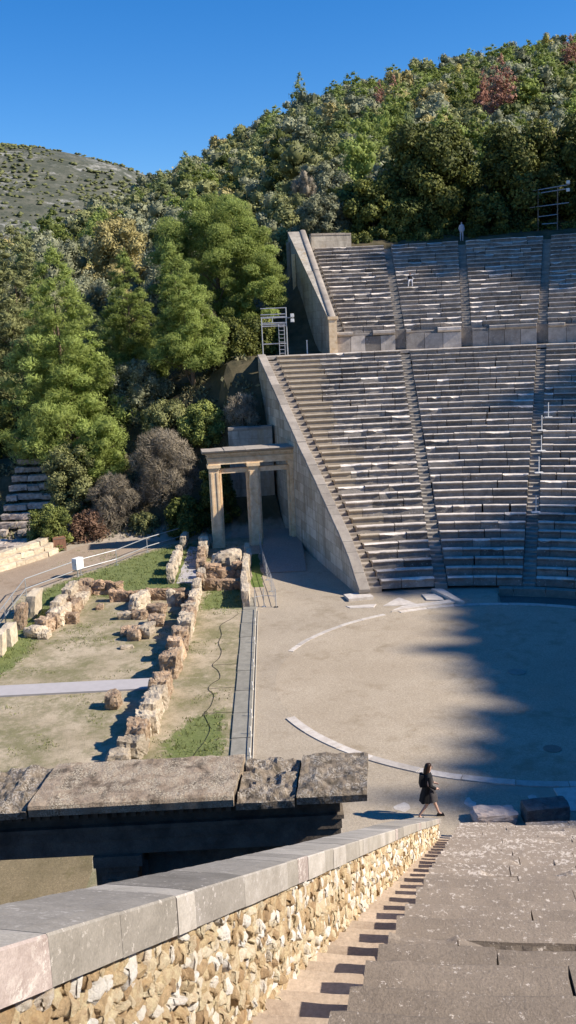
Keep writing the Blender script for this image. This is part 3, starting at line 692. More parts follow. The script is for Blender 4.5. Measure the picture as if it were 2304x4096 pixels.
def low_wall(name, a, b, th, z0, z1, mat, label, cat='wall', cap=None, z1b=None, u=0):
    a, b = Vector(a), Vector(b); d = (b-a).normalized(); n_ = Vector((-d.y, d.x))*th/2; e = empty(name, (a.x, a.y, 0), 0, label, cat); mb = MB()
    z1b = z1b if z1b is not None else z1
    c = [a+n_, b+n_, b-n_, a-n_]; zz = [z1, z1b, z1b, z1]
    for i in range(4):
        p, q = c[i], c[(i+1) % 4]; wall_quad(mb, (p.x, p.y), (q.x, q.y), z0, zz[i], z0, zz[(i+1) % 4], i*3)
    mb.quad((c[0].x, c[0].y, z1), (c[1].x, c[1].y, z1b), (c[2].x, c[2].y, z1b), (c[3].x, c[3].y, z1), .5, ((0, 0), (3, 0), (3, 1), (0, 1)))
    mb.v = [(v[0]-a.x, v[1]-a.y, v[2]) for v in mb.v]; mb.build('masonry', mat, e)
    if cap:
        L_ = (b-a).length; s = 0; R_ = random.Random(hash_(label))
        while s < L_-.1:
            ln = min(R_.uniform(.8, 1.5), L_-s); m2 = MB(); pm = (a+d*(s+ln/2))-a
            m2.box((pm.x, pm.y, z1+(z1b-z1)*(s+ln/2)/L_+.003), (ln-.015, th+.10, cap+R_.uniform(-.03, .03)), math.atan2(d.y, d.x)+R_.gauss(0, .01), .5+R_.gauss(0, .2)); m2.build('cap_stone', M['step'], e); s += ln
    return e
low_wall('terrace_wall', (-32.8, -12.6), (-32.8, -9.45), .9, -.1, 7.25, M['wall_up'], 'pale cross wall closing the passage behind the far gate', cap=.18)
# upper retaining wall: tapers from a thin front to a thick back end
uw = empty('upper_retaining_wall', (-39.8, -4.3, 0), 0, 'tall upper retaining wall with rounded capping beside the upper tier', 'wall')
uin = lambda x: -4.05-.087*(x-39.8); uout = lambda x: -4.58-.150*(x-39.8)
utop = lambda x: 14.75+.504*(x-39.8)
mb = MB(); xs = [39.8+i*.557 for i in range(31)]
for a, b in zip(xs, xs[1:]):
    wall_quad(mb, (-a, uout(a)), (-b, uout(b)), 11.6, utop(a), 11.6, utop(b), a); wall_quad(mb, (-b, uin(b)), (-a, uin(a)), 11.6, utop(b), 11.6, utop(a), b)
    mb.quad((-a, uout(a), utop(a)), (-b, uout(b), utop(b)), (-b, uin(b), utop(b)), (-a, uin(a), utop(a)), .5, ((a, 0), (b, 0), (b, 1), (a, 1)))
wall_quad(mb, (-39.8, uin(39.8)), (-39.8, uout(39.8)), 11.6, utop(39.8), 11.6, utop(39.8), 0)
xb = xs[-1]; wall_quad(mb, (-xb, uout(xb)), (-xb, uin(xb)), 11.6, utop(xb), 11.6, utop(xb), 0)
mb.v = [(v[0]+39.8, v[1]+4.3, v[2]) for v in mb.v]; mb.build('masonry', M['wall_up'], uw)
for xa, w in ((55.9, .9), (53.4, .8)):
    mb = MB(); mb.box((-xa+39.8, uout(xa)-.13+4.3, 11.6), (w, .3, utop(xa)-12.3), 0); mb.build('buttress', M['gate'] if xa < 55 else M['step'], uw)
x = 39.65
while x < 56.4:
    x2 = min(x+R_.uniform(1.0, 1.7), 56.6); rows = []; dz = R_.gauss(0, .01)
    for i in range(4):
        q = x+.01+(x2-x-.02)*i/3; yc = uin(q)-.2; zt = utop(q)+dz; rows.append([(-q+39.8, yc+4.3+.27*math.cos(t_), zt+.17*math.sin(t_)**.6) for t_ in [PI*k/8 for k in range(9)]])
    m2 = MB(); m2.grid(rows, .6+R_.gauss(0, .15)); m2.poly(rows[0][::-1]); m2.poly(rows[-1]); m2.build('cap_stone', M['step'], uw, smooth=False); x = x2
mb = MB(); mb.box((.02, -.02, 12.2), (.42, .62, 2.62)); mb.box((-.0, 0, 14.82), (.6, .8, .22)); mb.build('end_pier', M['gate'], uw)
low_wall('rim_wall', (-56.8, -5.0), (-57.6, -1.2), .7, 20, 22.75, M['wall_up'], 'dark stone wall closing the back of the upper tier by the tall wall', cap=.16)
# ------------------------------------------------------------------ gates
def gate(label, x0, y_hi, width, H, depth, sgn, near=False):
    """two-bay stone gateway; front faces sgn*x; y_hi = end that touches the retaining wall"""
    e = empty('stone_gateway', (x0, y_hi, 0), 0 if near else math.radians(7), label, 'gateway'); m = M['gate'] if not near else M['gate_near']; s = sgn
    w = width; pd = .85
    def bx(name, y, wy, z, h, dx=0, d=pd, mat=m, t=.5, top=None, jit=0):
        mb = MB(); mb.box((s*(dx-d/2), y, z), (d, wy, h), 0, t, top=top); return mb.build(name, mat, e)
    piers = [-1.0, -3.78, -6.38] if not near else [-.66, -4.15, -7.7]
    for i, y in enumerate(piers):
        wy = .68 if i else .74; hp = H*.80
        mb = MB(); mb.box((s*(-pd/2), y, 0), (pd+.14, wy+.16, .22)); mb.box((s*(-pd/2), y, .22), (pd, wy, hp-.55), t=.55, top=(.96, .95)); mb.box((s*(-pd/2), y, hp-.33), (pd+.08, wy+.05, .12)); mb.box((s*(-pd/2), y, hp-.21), (pd+.2, wy+.2, .21), top=(1.0, 1.0))
        o = mb.build('pier', m, e)
        f = MB()
        for yy in (y-wy*.28, y+wy*.28): f.box((s*.012, yy, .4), (.03, wy*.16, hp-.9))
        f.build('pilaster_strip', m, o)
    for (y0, y1) in (((-1.38, -3.43), (-4.13, -6.02)) if not near else ((-1.04, -3.78), (-4.5, -7.3))):
        for yy in (y0-.06, y1+.06): bx('door_jamb', yy, .12, 0, H*.755, -.22, .35, m, .35)
        if not near: bx('door_lintel', (y0+y1)/2, abs(y1-y0)-.26, H*.71, H*.045, -.22, .35, m, .4)
    k_ = 1.0 if near else .72
    L0, L1 = -.1, -(w-.45) if not near else -(w-.1); yc = (L0+L1)/2; wy = abs(L1-L0); z = H*.80
    dd = 1.3 if not near else .95; dm = -.0
    bx('architrave', yc, wy, z+.003, .30*k_, .02, dd, m, .6); bx('architrave', yc, wy+.04, z+.303*k_+.002, .20*k_, .06, dd+.08, m, .5); bx('architrave', yc, wy+.12, z+.505*k_+.002, .08*k_, .10, dd+.16, m, .6)
    bx('frieze', yc, wy, z+.588*k_+.002, .30*k_, .0, dd, m if not near else m, .25)
    zc = z+.89*k_+.003
    n = int(wy/.17)
    if near or True:
        mb = MB(); top_ = []; bot_ = []
        for i in range(n):
            for u_, dx_ in ((0, .02), (.25, .02), (.25, .13), (.75, .13), (.75, .02), (1, .02)):
                yy = L0-.05-(wy-.1)*(i+u_)/n; top_.append((s*dx_, yy, zc-.005)); bot_.append((s*dx_, yy, zc-.11))
        mb.grid([[(0, p_[1], p_[2]) for p_ in bot_], bot_, top_], .5); mb.build('dentil_band', m, e)
    bx('cornice', yc, wy+.26, zc+.002, .10, .16, dd+.22, m, .45)
    if near: mb = MB(); mb.box((-.5, -2.4, .05), (.1, 2.7, H*.79)); mb.build('dark_bay_panel', M['gate_near'], e)  # dark panel added to keep the right bay black
    return e, zc+.10, dd
gf, zc, dd = gate('honey coloured double gateway standing against the far sloping wall', -27.1, -7.05, 7.2, 7.0, .85, 1)
gf['note'] = ''
del gf['note']
R_ = random.Random(9); y = .22
while y > -7.0:
    y2 = max(y-R_.uniform(.9, 1.7), -7.15); mb = MB(); n = 5; rows = []; dz = R_.gauss(0, .015)
    for i in range(n+1):
        q = y-.008+(y2-y+.016)*i/n; j = .03*noise.noise(Vector((q*2, 3, 1))); hz = .22+dz+.04*noise.noise(Vector((q*1.6, 5, 1)))
        rows.append([(-dd-.2, q, zc), (.16+j*.3, q, zc), (.34+j, q, zc+.1), (.38+j, q, zc+.2), (.3+j, q, zc+hz), (-dd-.3, q, zc+hz)])
    mb.grid(rows, .5+R_.gauss(0, .2), True); mb.poly(rows[0][::-1]); mb.poly(rows[-1]); mb.build('cornice_block', M['step'], gf); y = y2
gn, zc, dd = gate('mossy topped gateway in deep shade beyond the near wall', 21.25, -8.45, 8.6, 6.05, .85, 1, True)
cuts = [(.34, -.88, M['gate_top'], 0, .03), (-.92, -1.93, M['gate_top'], -.08, .06), (-1.97, -5.5, M['gate_slab'], .06, .008), (-5.54, -7.0, M['gate_top'], .0, .05), (-7.03, -9.2, M['gate_top'], .02, .05)]
for q, (ya, yb, mt, dz, rough) in enumerate(cuts):
    mb = MB(); n = max(6, int(abs(yb-ya)/.07)); rows = []; P_ = 22
    for i in range(n+1):
        v = ya+(yb-ya)*i/n; sk = 0
        row = []
        prof = [(.30, zc+.002), (.62, zc+.09), (.66, zc+.24)]
        for xx, zz in prof: row.append((xx+rough*.5*noise.noise(Vector((v*3, zz*5, q))), v, zz+dz*.5))
        for k in range(P_+1):
            u = k/P_; xx = .64-u*(dd+.62); sk = .16*(u-.0) if q == 2 else (.10*u if q == 1 else .04*u)
            nz = rough*2.2*(noise.noise(Vector((xx*2.6, v*2.6, q+3)))+.6*noise.noise(Vector((xx*8, v*8, q))))+(.008*noise.noise(Vector((xx*5, v*5, q))))
            vv = v+(-.22*u if (q >= 2 and i == 0) or (q == 2) else -.22*u)*(1 if q in (0, 1, 2, 3) else 1)*(-1)*.8
            edge = .05*noise.noise(Vector((v*4, q, 9))) if k == P_ else 0
            row.append((xx+edge, vv, zc+.30+dz+nz-.03*(k == 0)+.02*u))
        row.append((row[-1][0], row[-1][1], zc+.002)); rows.append(row)
    mb.grid(rows, .5+R_.gauss(0, .1)); mb.poly(rows[0][::-1]); mb.poly(rows[-1]); mb.build('roof_block', mt, gn)
# ------------------------------------------------------------------ near rubble wall with cement coping
nw = empty('rubble_wall', (NW_E.x, NW_E.y, 0), NW_T, 'golden rubble wall with a grey cement coping in the foreground', 'wall')
ntop = lambda s: (1.36+.510*s if s < 7 else 1.43+.5*s) if s < 23.6 else 1.43+.5*23.6
def nrow(s):
    X = NW_E.x+s*math.cos(NW_T); Y = near_wall(X); return Z0+RISE*(1+(math.hypot(X+CX, Y-CY)-DD-R1)/TR)
def nthick(s): return .13+.10*min(1, max(0, s)/16.)
def stone_shape(n, seed):
    """unit rough stone (numpy): returns verts in [-1,1] and quads"""
    V = []; F = []; idx = {}
    for ax in range(3):
        for sg in (-1, 1):
            for i in range(n):
                for j in range(n):
                    q = []
                    for (a, b) in ((i, j), (i+1, j), (i+1, j+1), (i, j+1)):
                        p = [0, 0, 0]; p[ax] = sg; p[(ax+1) % 3] = -1+2*a/n; p[(ax+2) % 3] = -1+2*b/n; k = tuple(round(c, 4) for c in p)
                        if k not in idx: idx[k] = len(V); V.append(p)
                        q.append(idx[k])
                    F.append(q)
    out = []; sv = Vector((seed*1.7, seed*.9, seed*2.3)); cuts = []
    rr = random.Random(seed)
    for _ in range(7): cuts.append((Vector((rr.gauss(0, 1), abs(rr.gauss(0, 1)), rr.gauss(0, 1))).normalized(), rr.uniform(.62, .95)))
    for p in V:
        v = Vector(p); v = v.lerp(v.normalized()*1.25, .38)
        for nrm, dd_ in cuts:                       # planar breaks give crisp facets
            e_ = v.dot(nrm)-dd_
            if e_ > 0: v -= nrm*e_
        v += v.normalized()*(.10*noise.noise(v*2.2+sv)+.07*noise.noise(v*5+sv)); out.append(v[:])
    return np.array(out), np.array(F)
LIB = {n: [stone_shape(n, 11*n+q) for q in range(26)] for n in (3, 4, 7)}
def rubble_stones(s0, s1, n, seed, small=1.0):
    R_ = random.Random(seed); Vs = []; Fs = []; Ts = []; off = 0; depth = 0
    while depth < 1.35:
        h = R_.uniform(.06, .15)*small; s = s0-R_.uniform(0, .1)
        while s < s1:
            w = R_.uniform(.06, .21)*small; sm = s+w/2; zt = ntop(max(sm, 0))-nthick(sm)
            z = zt-depth-h/2+R_.gauss(0, .012); hh = h*R_.uniform(.8, 1.25)
            if s1 > sm >= s0 and z > min(nrow(sm), zt)-.75:
                V, F = LIB[n][R_.randrange(26)]; a = math.atan(.5)+R_.gauss(0, .28); ca, sa = math.cos(a), math.sin(a); pr = R_.uniform(.036, .062)
                X = V[:, 0]*w*.56; Z = V[:, 2]*hh*.58; Y = V[:, 1]*pr*(1 if R_.random() < .85 else 1.35); fl = R_.choice((-1, 1)); X = X*fl
                P = np.stack([sm+X*ca-Z*sa, -.052+Y+R_.gauss(0, .008), z+X*sa+Z*ca], 1); Vs.append(P); Fs.append((F if fl > 0 else F[:, ::-1])+off); off += len(P)
                t = .55+.26*R_.gauss(0, 1); t = 1.0 if R_.random() < .10 else (min(.95, max(.2, t))); Ts.append(np.full(len(F), t))
            s += w*.98
        depth += h*.93
    return np.concatenate(Vs), np.concatenate(Fs), np.concatenate(Ts)
for (a, b, n_, sm_) in ((.05, 9, 3, 1.1), (9, 17, 4, .95), (17, 22.6, 7, .78), (22.6, 25, 3, 1.1)):
    V, F, T = rubble_stones(a, b, n_, int(a*7)+3, sm_); mesh_np('rubble_face', V, F, M['rubble'], T, nw)
def mortar(s0, s1, ds, dz):
    ns = int((s1-s0)/ds)+1; nz = int(1.45/dz); V = []; T = []
    for i in range(ns):
        q = s0+(s1-s0)*i/(ns-1); zt = ntop(q)-nthick(q)+.01
        for k in range(nz+1):
            z = zt-1.45*k/nz; y = -.030+.020*noise.noise(Vector((q*6, z*7, 2)))+.016*noise.noise(Vector((q*17, z*19, 3)))-.010*abs(noise.noise(Vector((q*40, z*44, 3)))); V.append((q, y, z)); T.append(.46+.35*noise.noise(Vector((q*4, z*5, 9))))
    F = np.array([(i*(nz+1)+k, i*(nz+1)+k+1, (i+1)*(nz+1)+k+1, (i+1)*(nz+1)+k) for i in range(ns-1) for k in range(nz)]); T = np.array(T)[F].mean(1)
    mesh_np('mortar', np.array(V), F, M['rubble'], T, nw)
mortar(0, 15, .08, .06); mortar(15, 25, .025, .025)
mb = MB(); # core and outer face
for a, b in zip([i*.5 for i in range(50)], [i*.5+.5 for i in range(50)]):
    mb.quad((a, -.5, -.2), (b, -.5, -.2), (b, -.5, ntop(b)-.1), (a, -.5, ntop(a)-.1), .5)
mb.quad((0, -.5, -.2), (0, -.12, -.2), (0, -.12, ntop(0)-.08), (0, -.5, ntop(0)-.08), .5)
mb.build('outer_face', M['ochre'], nw)
R_ = random.Random(21); s = -.06
joints = [-.06]
while joints[-1] < 25: joints.append(joints[-1]+R_.choice((.3, .42, .55, .7, .9, 1.15))*R_.uniform(.9, 1.1))
for s, s2 in zip(joints, joints[1:]):
    fine = s > 16; n = max(3, int((s2-s)/(.05 if fine else .2))); mb = MB(); rows = []; dz = R_.gauss(0, .004); w0 = R_.gauss(0, .006)
    for i in range(n+1):
        q = s+.0007+(s2-s-.0014)*i/n; zt = ntop(q)+dz*.5; th = nthick(q)+.003*noise.noise(Vector((q*2.5, 1, 1)))
        wob = w0*.4+.0015*noise.noise(Vector((q*2, 2, 1)))+.0007*noise.noise(Vector((q*14, 2, 1))); wd = .46+.12*sstep(12, 2, q)+.09*sstep(16, 21, q)
        fz = lambda yy: .006*noise.noise(Vector((q*6, yy*9, 3)))
        rows.append([(q, -.06, zt-th-.03), (q, .03+wob, zt-th), (q, .031+wob, zt-th*.5), (q, .03+wob, zt-.012), (q, .022+wob, zt+.0), (q, -.1, zt+.004+fz(1)), (q, -.25, zt+fz(2)), (q, -wd+.02, zt-.005+fz(3)), (q, -wd-wob*2, zt-.03), (q, -wd-wob*2, zt-th)])
    mb.grid(rows, .5+R_.gauss(0, .22), True); mb.mi = [1 if (q % 10) in (0, 1, 2, 3) else 0 for q in range(len(mb.f))]; mb.poly(rows[0][::-1]); mb.poly(rows[-1]); mb.build('coping_section', [M['cement'], M['marble_cap'] if R_.random() < .36 else (M['pink_cap'] if R_.random() < .28 else M['cement'])], nw)
# ------------------------------------------------------------------ rocks and ruins
def rock_mesh(d, seed, rough=.12, n=9, rnd_=.35, tilt=0):
    """rough block of size d: rounded box displaced by noise"""
    V = []; F = []; idx = {}
    def vid(p):
        k = tuple(round(c, 5) for c in p)
        if k not in idx: idx[k] = len(V); V.append(p)
        return idx[k]
    for ax in range(3):
        for sg in (-1, 1):
            for i in range(n):
                for j in range(n):
                    q = []
                    for (a, b) in ((i, j), (i+1, j), (i+1, j+1), (i, j+1)):
                        p = [0, 0, 0]; p[ax] = sg; p[(ax+1) % 3] = -1+2*a/n; p[(ax+2) % 3] = -1+2*b/n; q.append(vid(tuple(p)))
                    F.append(q if sg > 0 else q[::-1])
    out = []; sv = Vector((seed*1.37, seed*.73, seed*2.1)); rr = random.Random(seed); sk = [rr.uniform(-.12, .12) for _ in range(4)]
    for p in V:
        v = Vector(p); sph = v.normalized()*1.18; v = v.lerp(sph, rnd_*.8)
        w = Vector((v.x*d[0]/2, v.y*d[1]/2, v.z*d[2]/2)); m = min(d)
        big = noise.noise(w*1.3/max(.3, m)+sv); sm = noise.noise(w*5/max(.3, m)+sv)
        pit = max(0, noise.noise(w*9+sv)-.15)
        w += v.normalized()*m*(rough*1.6*big+rough*.9*sm-rough*1.3*pit)
        w.x += sk[0]*w.z; w.y += sk[1]*w.z
        w.z = max(w.z, -d[2]/2)
        out.append((w.x, w.y, w.z+d[2]/2))
    return out, F
def rock(name, loc, d, rz=0, mat=None, label=None, cat='stone', group=None, parent=None, seed=None, rough=.12, rnd_=.35, n=9, tint=None):
    seed = seed if seed is not None else hash_((loc, d)) % 997; V, F = rock_mesh(d, seed, rough, n, rnd_); mb = MB(); mb.v = V; mb.f = [tuple(f) for f in F]
    R_ = random.Random(seed); t0 = tint if tint is not None else .5+R_.gauss(0, .18); mb.t = [t0]*len(F); mb.uv = [None]*len(F); mb.mi = [0]*len(F)
    o = mb.build(name, mat or M['ochre'], parent); o.location = loc; o.rotation_euler = (R_.gauss(0, .03), R_.gauss(0, .03), rz)
    if label: tag(o, label, cat, group)
    return o
def stone_line(label, pts, size, step, mat, seed=1, hvar=.2, name='ruined_wall', courses=1, skip=0, rough=.13, mats=None, rnd_=.3):
    """a ruined wall: one thing, each of its stones a part"""
    a0 = Vector(pts[0]); e = empty(name, (a0.x, a0.y, 0), 0, label, 'ruin'); R_ = random.Random(seed)
    for a, b in zip(pts, pts[1:]):
        a, b = Vector(a), Vector(b); L_ = (b-a).length; d = (b-a).normalized(); s = 0
        while s < L_-.2:
            ln = min(step*R_.uniform(.7, 1.3), L_-s); z = 0
            if R_.random() >= skip:
                for c in range(courses if R_.random() < .8 else max(1, courses-1)):
                    h = size[1]*R_.uniform(1-hvar, 1+hvar); p = a+d*(s+ln/2)-a0+Vector((-d.y, d.x))*R_.gauss(0, .04)
                    mt = R_.choice(mats) if mats else mat
                    rock('stone_block', (p.x, p.y, z-.03), (ln*1.28, size[0]*R_.uniform(.85, 1.12), h), math.atan2(d.y, d.x)+R_.gauss(0, .05), mt, parent=e, seed=R_.randint(1, 900), rough=rough, rnd_=rnd_)
                    z += h*.93
            s += ln
    return e
mix1 = [M['ochre'], M['pale_rock'], M['pale_rock']]
mix2 = [M['ochre'], M['ochre'], M['pale_rock']]
stone_line('long ruined wall of rough blocks from the dark gateway up to the grey walkway', [(6.6, -14.75), (5.9, -14.6), (-.05, -14.25)], (.68, .88), .85, None, 4, mats=mix1, rnd_=.25)
stone_line('long ruined wall of rough blocks beyond the grey walkway', [(-1.35, -14.2), (-9.6, -13.95)], (.66, .88), .9, None, 5, mats=mix1, rnd_=.28)
stone_line('narrow upright ruined wall running on toward the far gateway', [(-10.0, -13.95), (-17.2, -13.95)], (.42, .85), .75, None, 6, mats=[M['pale_rock'], M['ochre']], rnd_=.2)
stone_line('row of small broken stones nearest the left pier of the far gateway', [(-20.6, -14.25), (-27.6, -14.3)], (.5, .75), .75, None, 7, mats=mix1, hvar=.35)
stone_line('low reddish cross wall left of the narrow upright wall', [(-14.1, -18.6), (-13.9, -14.3)], (.5, .58), .72, M['red_rock'], 8, rough=.16)
stone_line('two course cross wall of red blocks right of the narrow upright wall', [(-15.55, -13.55), (-15.35, -11.4)], (.55, .58), .72, M['red_rock'], 9, hvar=.1, rnd_=.18)
stone_line('stacked cross wall of pitted blocks behind the two course wall', [(-18.3, -13.7), (-18.1, -11.4)], (.65, .52), .7, M['red_rock'], 10, courses=2, rough=.17)
rock('boulder', (-19.9, -12.5, 0), (1.3, 1.8, 1.15), .1, M['pale_rock'], 'large pale rounded boulder behind the stacked cross wall', 'boulder', rough=.12, rnd_=.6)
stone_line('thin upright slab wall ending at the grey paving strip', [(-11.6, -11.3), (-23.6, -11.35)], (.36, .95), 1.5, None, 11, mats=[M['pale_rock'], M['retain']], rnd_=.12, rough=.07)
stone_line('ruined wall of tumbled blocks at the left of the turf', [(-8.1, -21.55), (-9.3, -20.9), (-12.9, -20.35), (-16.8, -20.45)], (.85, .66), .75, None, 12, mats=mix1, courses=1, hvar=.35, rnd_=.38)
stone_line('short row of low red stones joining the tumbled wall', [(-16.0, -19.9), (-15.6, -18.2)], (.8, .6), .8, M['red_rock'], 13, rough=.18)
stone_line('upper blocks of the tumbled wall', [(-10.6, -20.9), (-15.2, -20.9)], (.5, .95), 1.2, M['pale_rock'], 14, skip=.3, name='block_row')
for i, (x, y, sx, sy, h, mt, lb) in enumerate([
    (-8.0, -20.9, .7, .5, .35, 'pale_rock', 'low pale stone at the near foot of the tumbled wall'),
    (-10.3, -20.0, .55, .6, .55, 'ochre', 'square ochre stone leaning out of the tumbled wall'),
    (-12.6, -19.0, .4, .35, .3, 'ochre', 'small ochre stone on the sand right of the tumbled wall'),
    (-12.7, -16.9, 1.7, .62, .75, 'pale_rock', 'pale tilted block standing in the middle of the turf'),
    (-10.6, -17.4, .5, .7, .35, 'pale_rock', 'small pale stone before the tilted block'),
    (-10.5, -16.6, .6, .8, .42, 'ochre', 'pitted low stone right of the small pale stone'),
    (-11.3, -15.8, .8, .95, .5, 'ochre', 'brown pitted stone before the upright blocks'),
    (-12.7, -15.2, .5, .45, .85, 'pale_rock', 'upright pale block left of two others'),
    (-12.5, -14.75, .5, .4, .75, 'ochre', 'upright ochre block in the middle of three'),
    (-9.2, -15.6, .9, .8, .48, 'ochre', 'rounded ochre stone at the back of the small stone group'),
    (-7.4, -15.85, .95, .55, .62, 'pale_rock', 'squarish stone at the right of the small stone group'),
    (-7.2, -16.35, 1.0, .62, .58, 'ochre', 'pitted stone in the middle of the small stone group'),
    (-7.9, -16.9, .7, .5, .4, 'ochre', 'small broken stone at the left of the small stone group'),
    (-5.7, -16.6, .35, .6, .16, 'pale_rock', 'flat thin stone in front of the small stone group'),
    (-12.3, -14.2, .9, .45, .4, 'pale_rock', 'pale flat stone against the long ruined wall'),
    (1.55, -16.1, .65, .55, .62, 'ochre', 'lone rough stone standing on the sand beside the near ruined wall'),
    (6.9, -15.1, .75, .7, .55, 'pale_rock', 'pitted stone at the near end of the long ruined wall')]):
    rock('ruin_stone', (x, y, -.03), (sx, sy, h), rnd.uniform(-.3, .3), M[mt], lb, 'stone', rough=.15, rnd_=.35, n=8)
for i, (x, y, sx, h, rz, lb) in enumerate([(-4.6, -22.6, .9, 1.15, 0, 'dressed upright slab nearest the left edge of the photo'), (-5.8, -22.45, .95, 1.1, .05, 'second dressed upright slab beside the left railing'), (-7.3, -22.4, 1.05, .95, -.05, 'third and squarer dressed slab beside the left railing'),
    (-10.0, -22.5, 1.2, 1.2, .08, 'reddish rough upright stone beside the left railing'), (-12.2, -22.4, 1.7, 1.3, 0, 'big smooth upright slab near the railing bend')]):
    rock('upright_slab', (x, y, -.05), (sx, .5, h), rz, M['retain'] if 'red' not in lb else M['ochre'], lb, 'slab', rough=.04 if 'red' not in lb else .13, rnd_=.10 if 'red' not in lb else .3)
for i, (x, y, h, lb) in enumerate([(-17.9, -15.75, 1.0, 'nearest standing stone of the short row on the lawn'), (-20.0, -15.75, .95, 'second standing stone of the short row on the lawn'), (-22.3, -15.8, .85, 'third standing stone of the short row on the lawn'), (-24.4, -15.85, .7, 'low fourth standing stone of the short row on the lawn'), (-27.2, -15.75, .95, 'farthest standing stone of the short row on the lawn')]):
    rock('standing_stone', (x, y, -.05), (1.5, .42, h), rnd.uniform(-.08, .08), M['pale_rock'], lb, 'standing stone', rough=.12, rnd_=.3)
sheet('pale_floor', [(-17.3, -15.4), (-17.2, -14.3), (-27, -14.8), (-27.2, -15.4)], .012, M['walk'], .05)
o = rock('boulder', (11.85, -3.65, -.02), (.75, 1.25, .34), .05, M['pink_rock'], 'pale pinkish boulder lying at the foot of the near seats', 'boulder', rough=.12, rnd_=.4)
o = rock('cut_block', (11.95, -2.2, -.02), (.7, 1.25, .52), .02, M['dark_rock'], 'dark lichened cut block at the foot of the near seats', 'block', rough=.05, rnd_=.12)
# old stone steps and low retaining wall beside the path
es = empty('stone_steps', (-27, -26.5, 0), 0, 'broken ancient steps climbing the bank at the left edge', 'steps'); R_ = random.Random(31)
for i in range(22):
    u = i/21; yc = -27.3-.05*i+.06*i; x = -27.4-.85*i; z = max(.55, terrain(x, yc)+.32); wd = 5.2-1.4*u
    if i in (3, 4): continue
    y = -wd/2
    while y < wd/2-.3:
        ln = R_.uniform(.7, 1.9)
        if R_.random() < .9: rock('step_stone', (x+27+R_.gauss(0, .05), yc+26.5+y+ln/2, z-.30), (.82, ln, .42+R_.gauss(0, .03)), R_.gauss(0, .04), M['old_step'], parent=es, seed=R_.randint(1, 900), rough=.10, rnd_=.16, n=4)
        y += ln
er = empty('block_retaining_wall', (-24, -26, 0), 0, 'low curved retaining wall of cream blocks beside the path', 'wall')
line = [(-20.5, -28.5), (-22.4, -27.2), (-24.3, -26.0), (-26.2, -24.95), (-27.6, -24.6)]
for c in range(3):
    for a, b in zip(line, line[1:]):
        a, b = Vector(a), Vector(b); d = (b-a).normalized(); s = 0; L_ = (b-a).length; nrm = Vector((-d.y, d.x)); nrm = nrm if nrm.x < 0 or nrm.y < 0 else -nrm
        while s < L_-.1:
            ln = min(R_.uniform(.8, 1.5), L_-s); p = a+d*(s+ln/2)+Vector((-.35, -.4))*c*.8
            rock('wall_block', (p.x+24, p.y+26, c*.33-.03), (ln+.02, .6, .36), math.atan2(d.y, d.x), M['retain'], parent=er, seed=R_.randint(1, 900), rough=.05, rnd_=.10, n=5); s += ln
# ------------------------------------------------------------------ paving, walkway, ramp
ep = empty('paving_strip', (-2, -11.05, 0), 0, 'long strip of grey paving slabs between turf and gravel', 'paving'); x = 7.6
while x > -11.4:
    ln = 2.32; mb = MB(); mb.box((x-ln/2+2, rnd.gauss(0, .008), -.02), (ln-.05, .66, .085+rnd.gauss(0, .003)), rnd.gauss(0, .002), .5+rnd.gauss(0, .15)); mb.build('paving_slab', M['slab'], ep); x -= ln
mb = MB(); mb.box((-.7, -19.2, -.02), (1.2, 8.8, .10)); tag(mb.build('walkway', M['walk']), 'flat lavender grey walkway crossing the turf to the ruined wall', 'walkway')
er2 = empty('wooden_ramp', (-24, -9.1, 0), 0, 'grey planked ramp running through the far gateway', 'ramp')
for i in range(36):
    mb = MB(); mb.box((5.2-.3*i, 0, .02+.012*i), (.285, 2.6, .05), rnd.gauss(0, .002), .5+rnd.gauss(0, .2)); mb.build('plank', M['deck'], er2)
# ------------------------------------------------------------------ railings, ropes, cable
def railing(label, pts, h=.98, rails=(.98, .42), r=.028, mat=None, name='railing', post_r=.028, kerb=False, posts=None):
    a0 = Vector(pts[0]); e = empty(name, (a0.x, a0.y, 0), 0, label, 'railing'); mat = mat or M['white']
    for p in (posts or pts):
        mb = MB(); q = (p[0]-a0.x, p[1]-a0.y); mb.tube([(*q, 0), (*q, h)], post_r, 8); mb.box((*q, 0), (.22, .22, .02)); mb.build('post', mat, e)
    for z in rails:
        mb = MB(); mb.tube([(p[0]-a0.x, p[1]-a0.y, z) for p in pts], r, 8); mb.build('rail', mat, e)
    return e
LR = [(-6.5, -23.35), (-10.71, -23.49), (-12.72, -23.62), (-16.22, -23.78), (-20.52, -21.5), (-22.73, -19.65), (-26.1, -18.12), (-30.55, -15.01)]
railing('white tubular railing bending along the brown path', LR, rails=(.98, .40), r=.03, mat=M['galv'])
railing('short white railing inside the left bay of the far gateway', [(-31.2, -14.6), (-31.4, -11.2)], rails=(.98, .5))
railing('thin steel railing leading down from the far gateway to the paving strip', [(-29.3, -10.75), (-24, -10.55), (-20, -10.35), (-17.06, -10.13), (-14.5, -9.9), (-11.3, -9.67)], rails=(.95, .7, .45, .2), r=.014, mat=M['galv'], post_r=.022)
railing('low curved rope barrier at the end of the steel railing', [(-11.3, -9.67), (-11.5, -10.3), (-11.36, -10.75)], rails=(.6,), r=.015, mat=M['galv'])
wb = empty('control_box', (-20.1, -21.55, 0), -.55, 'white cabinet fixed on the railing beside the lawn', 'box')
mb = MB(); mb.box((0, 0, .5), (.62, .36, .68)); mb.build('cabinet', M['white_box'], wb); mb = MB(); mb.tube([(.12, .05, 0), (.12, .05, .5)], .04, 8); mb.build('leg', M['galv'], wb)
mb = MB(); mb.box((.315, 0, .56), (.012, .30, .56)); d_ = mb.build('door', M['white'], wb); mb = MB(); mb.box((.33, .1, .8), (.02, .02, .08)); mb.build('handle', M['dark_metal'], d_)
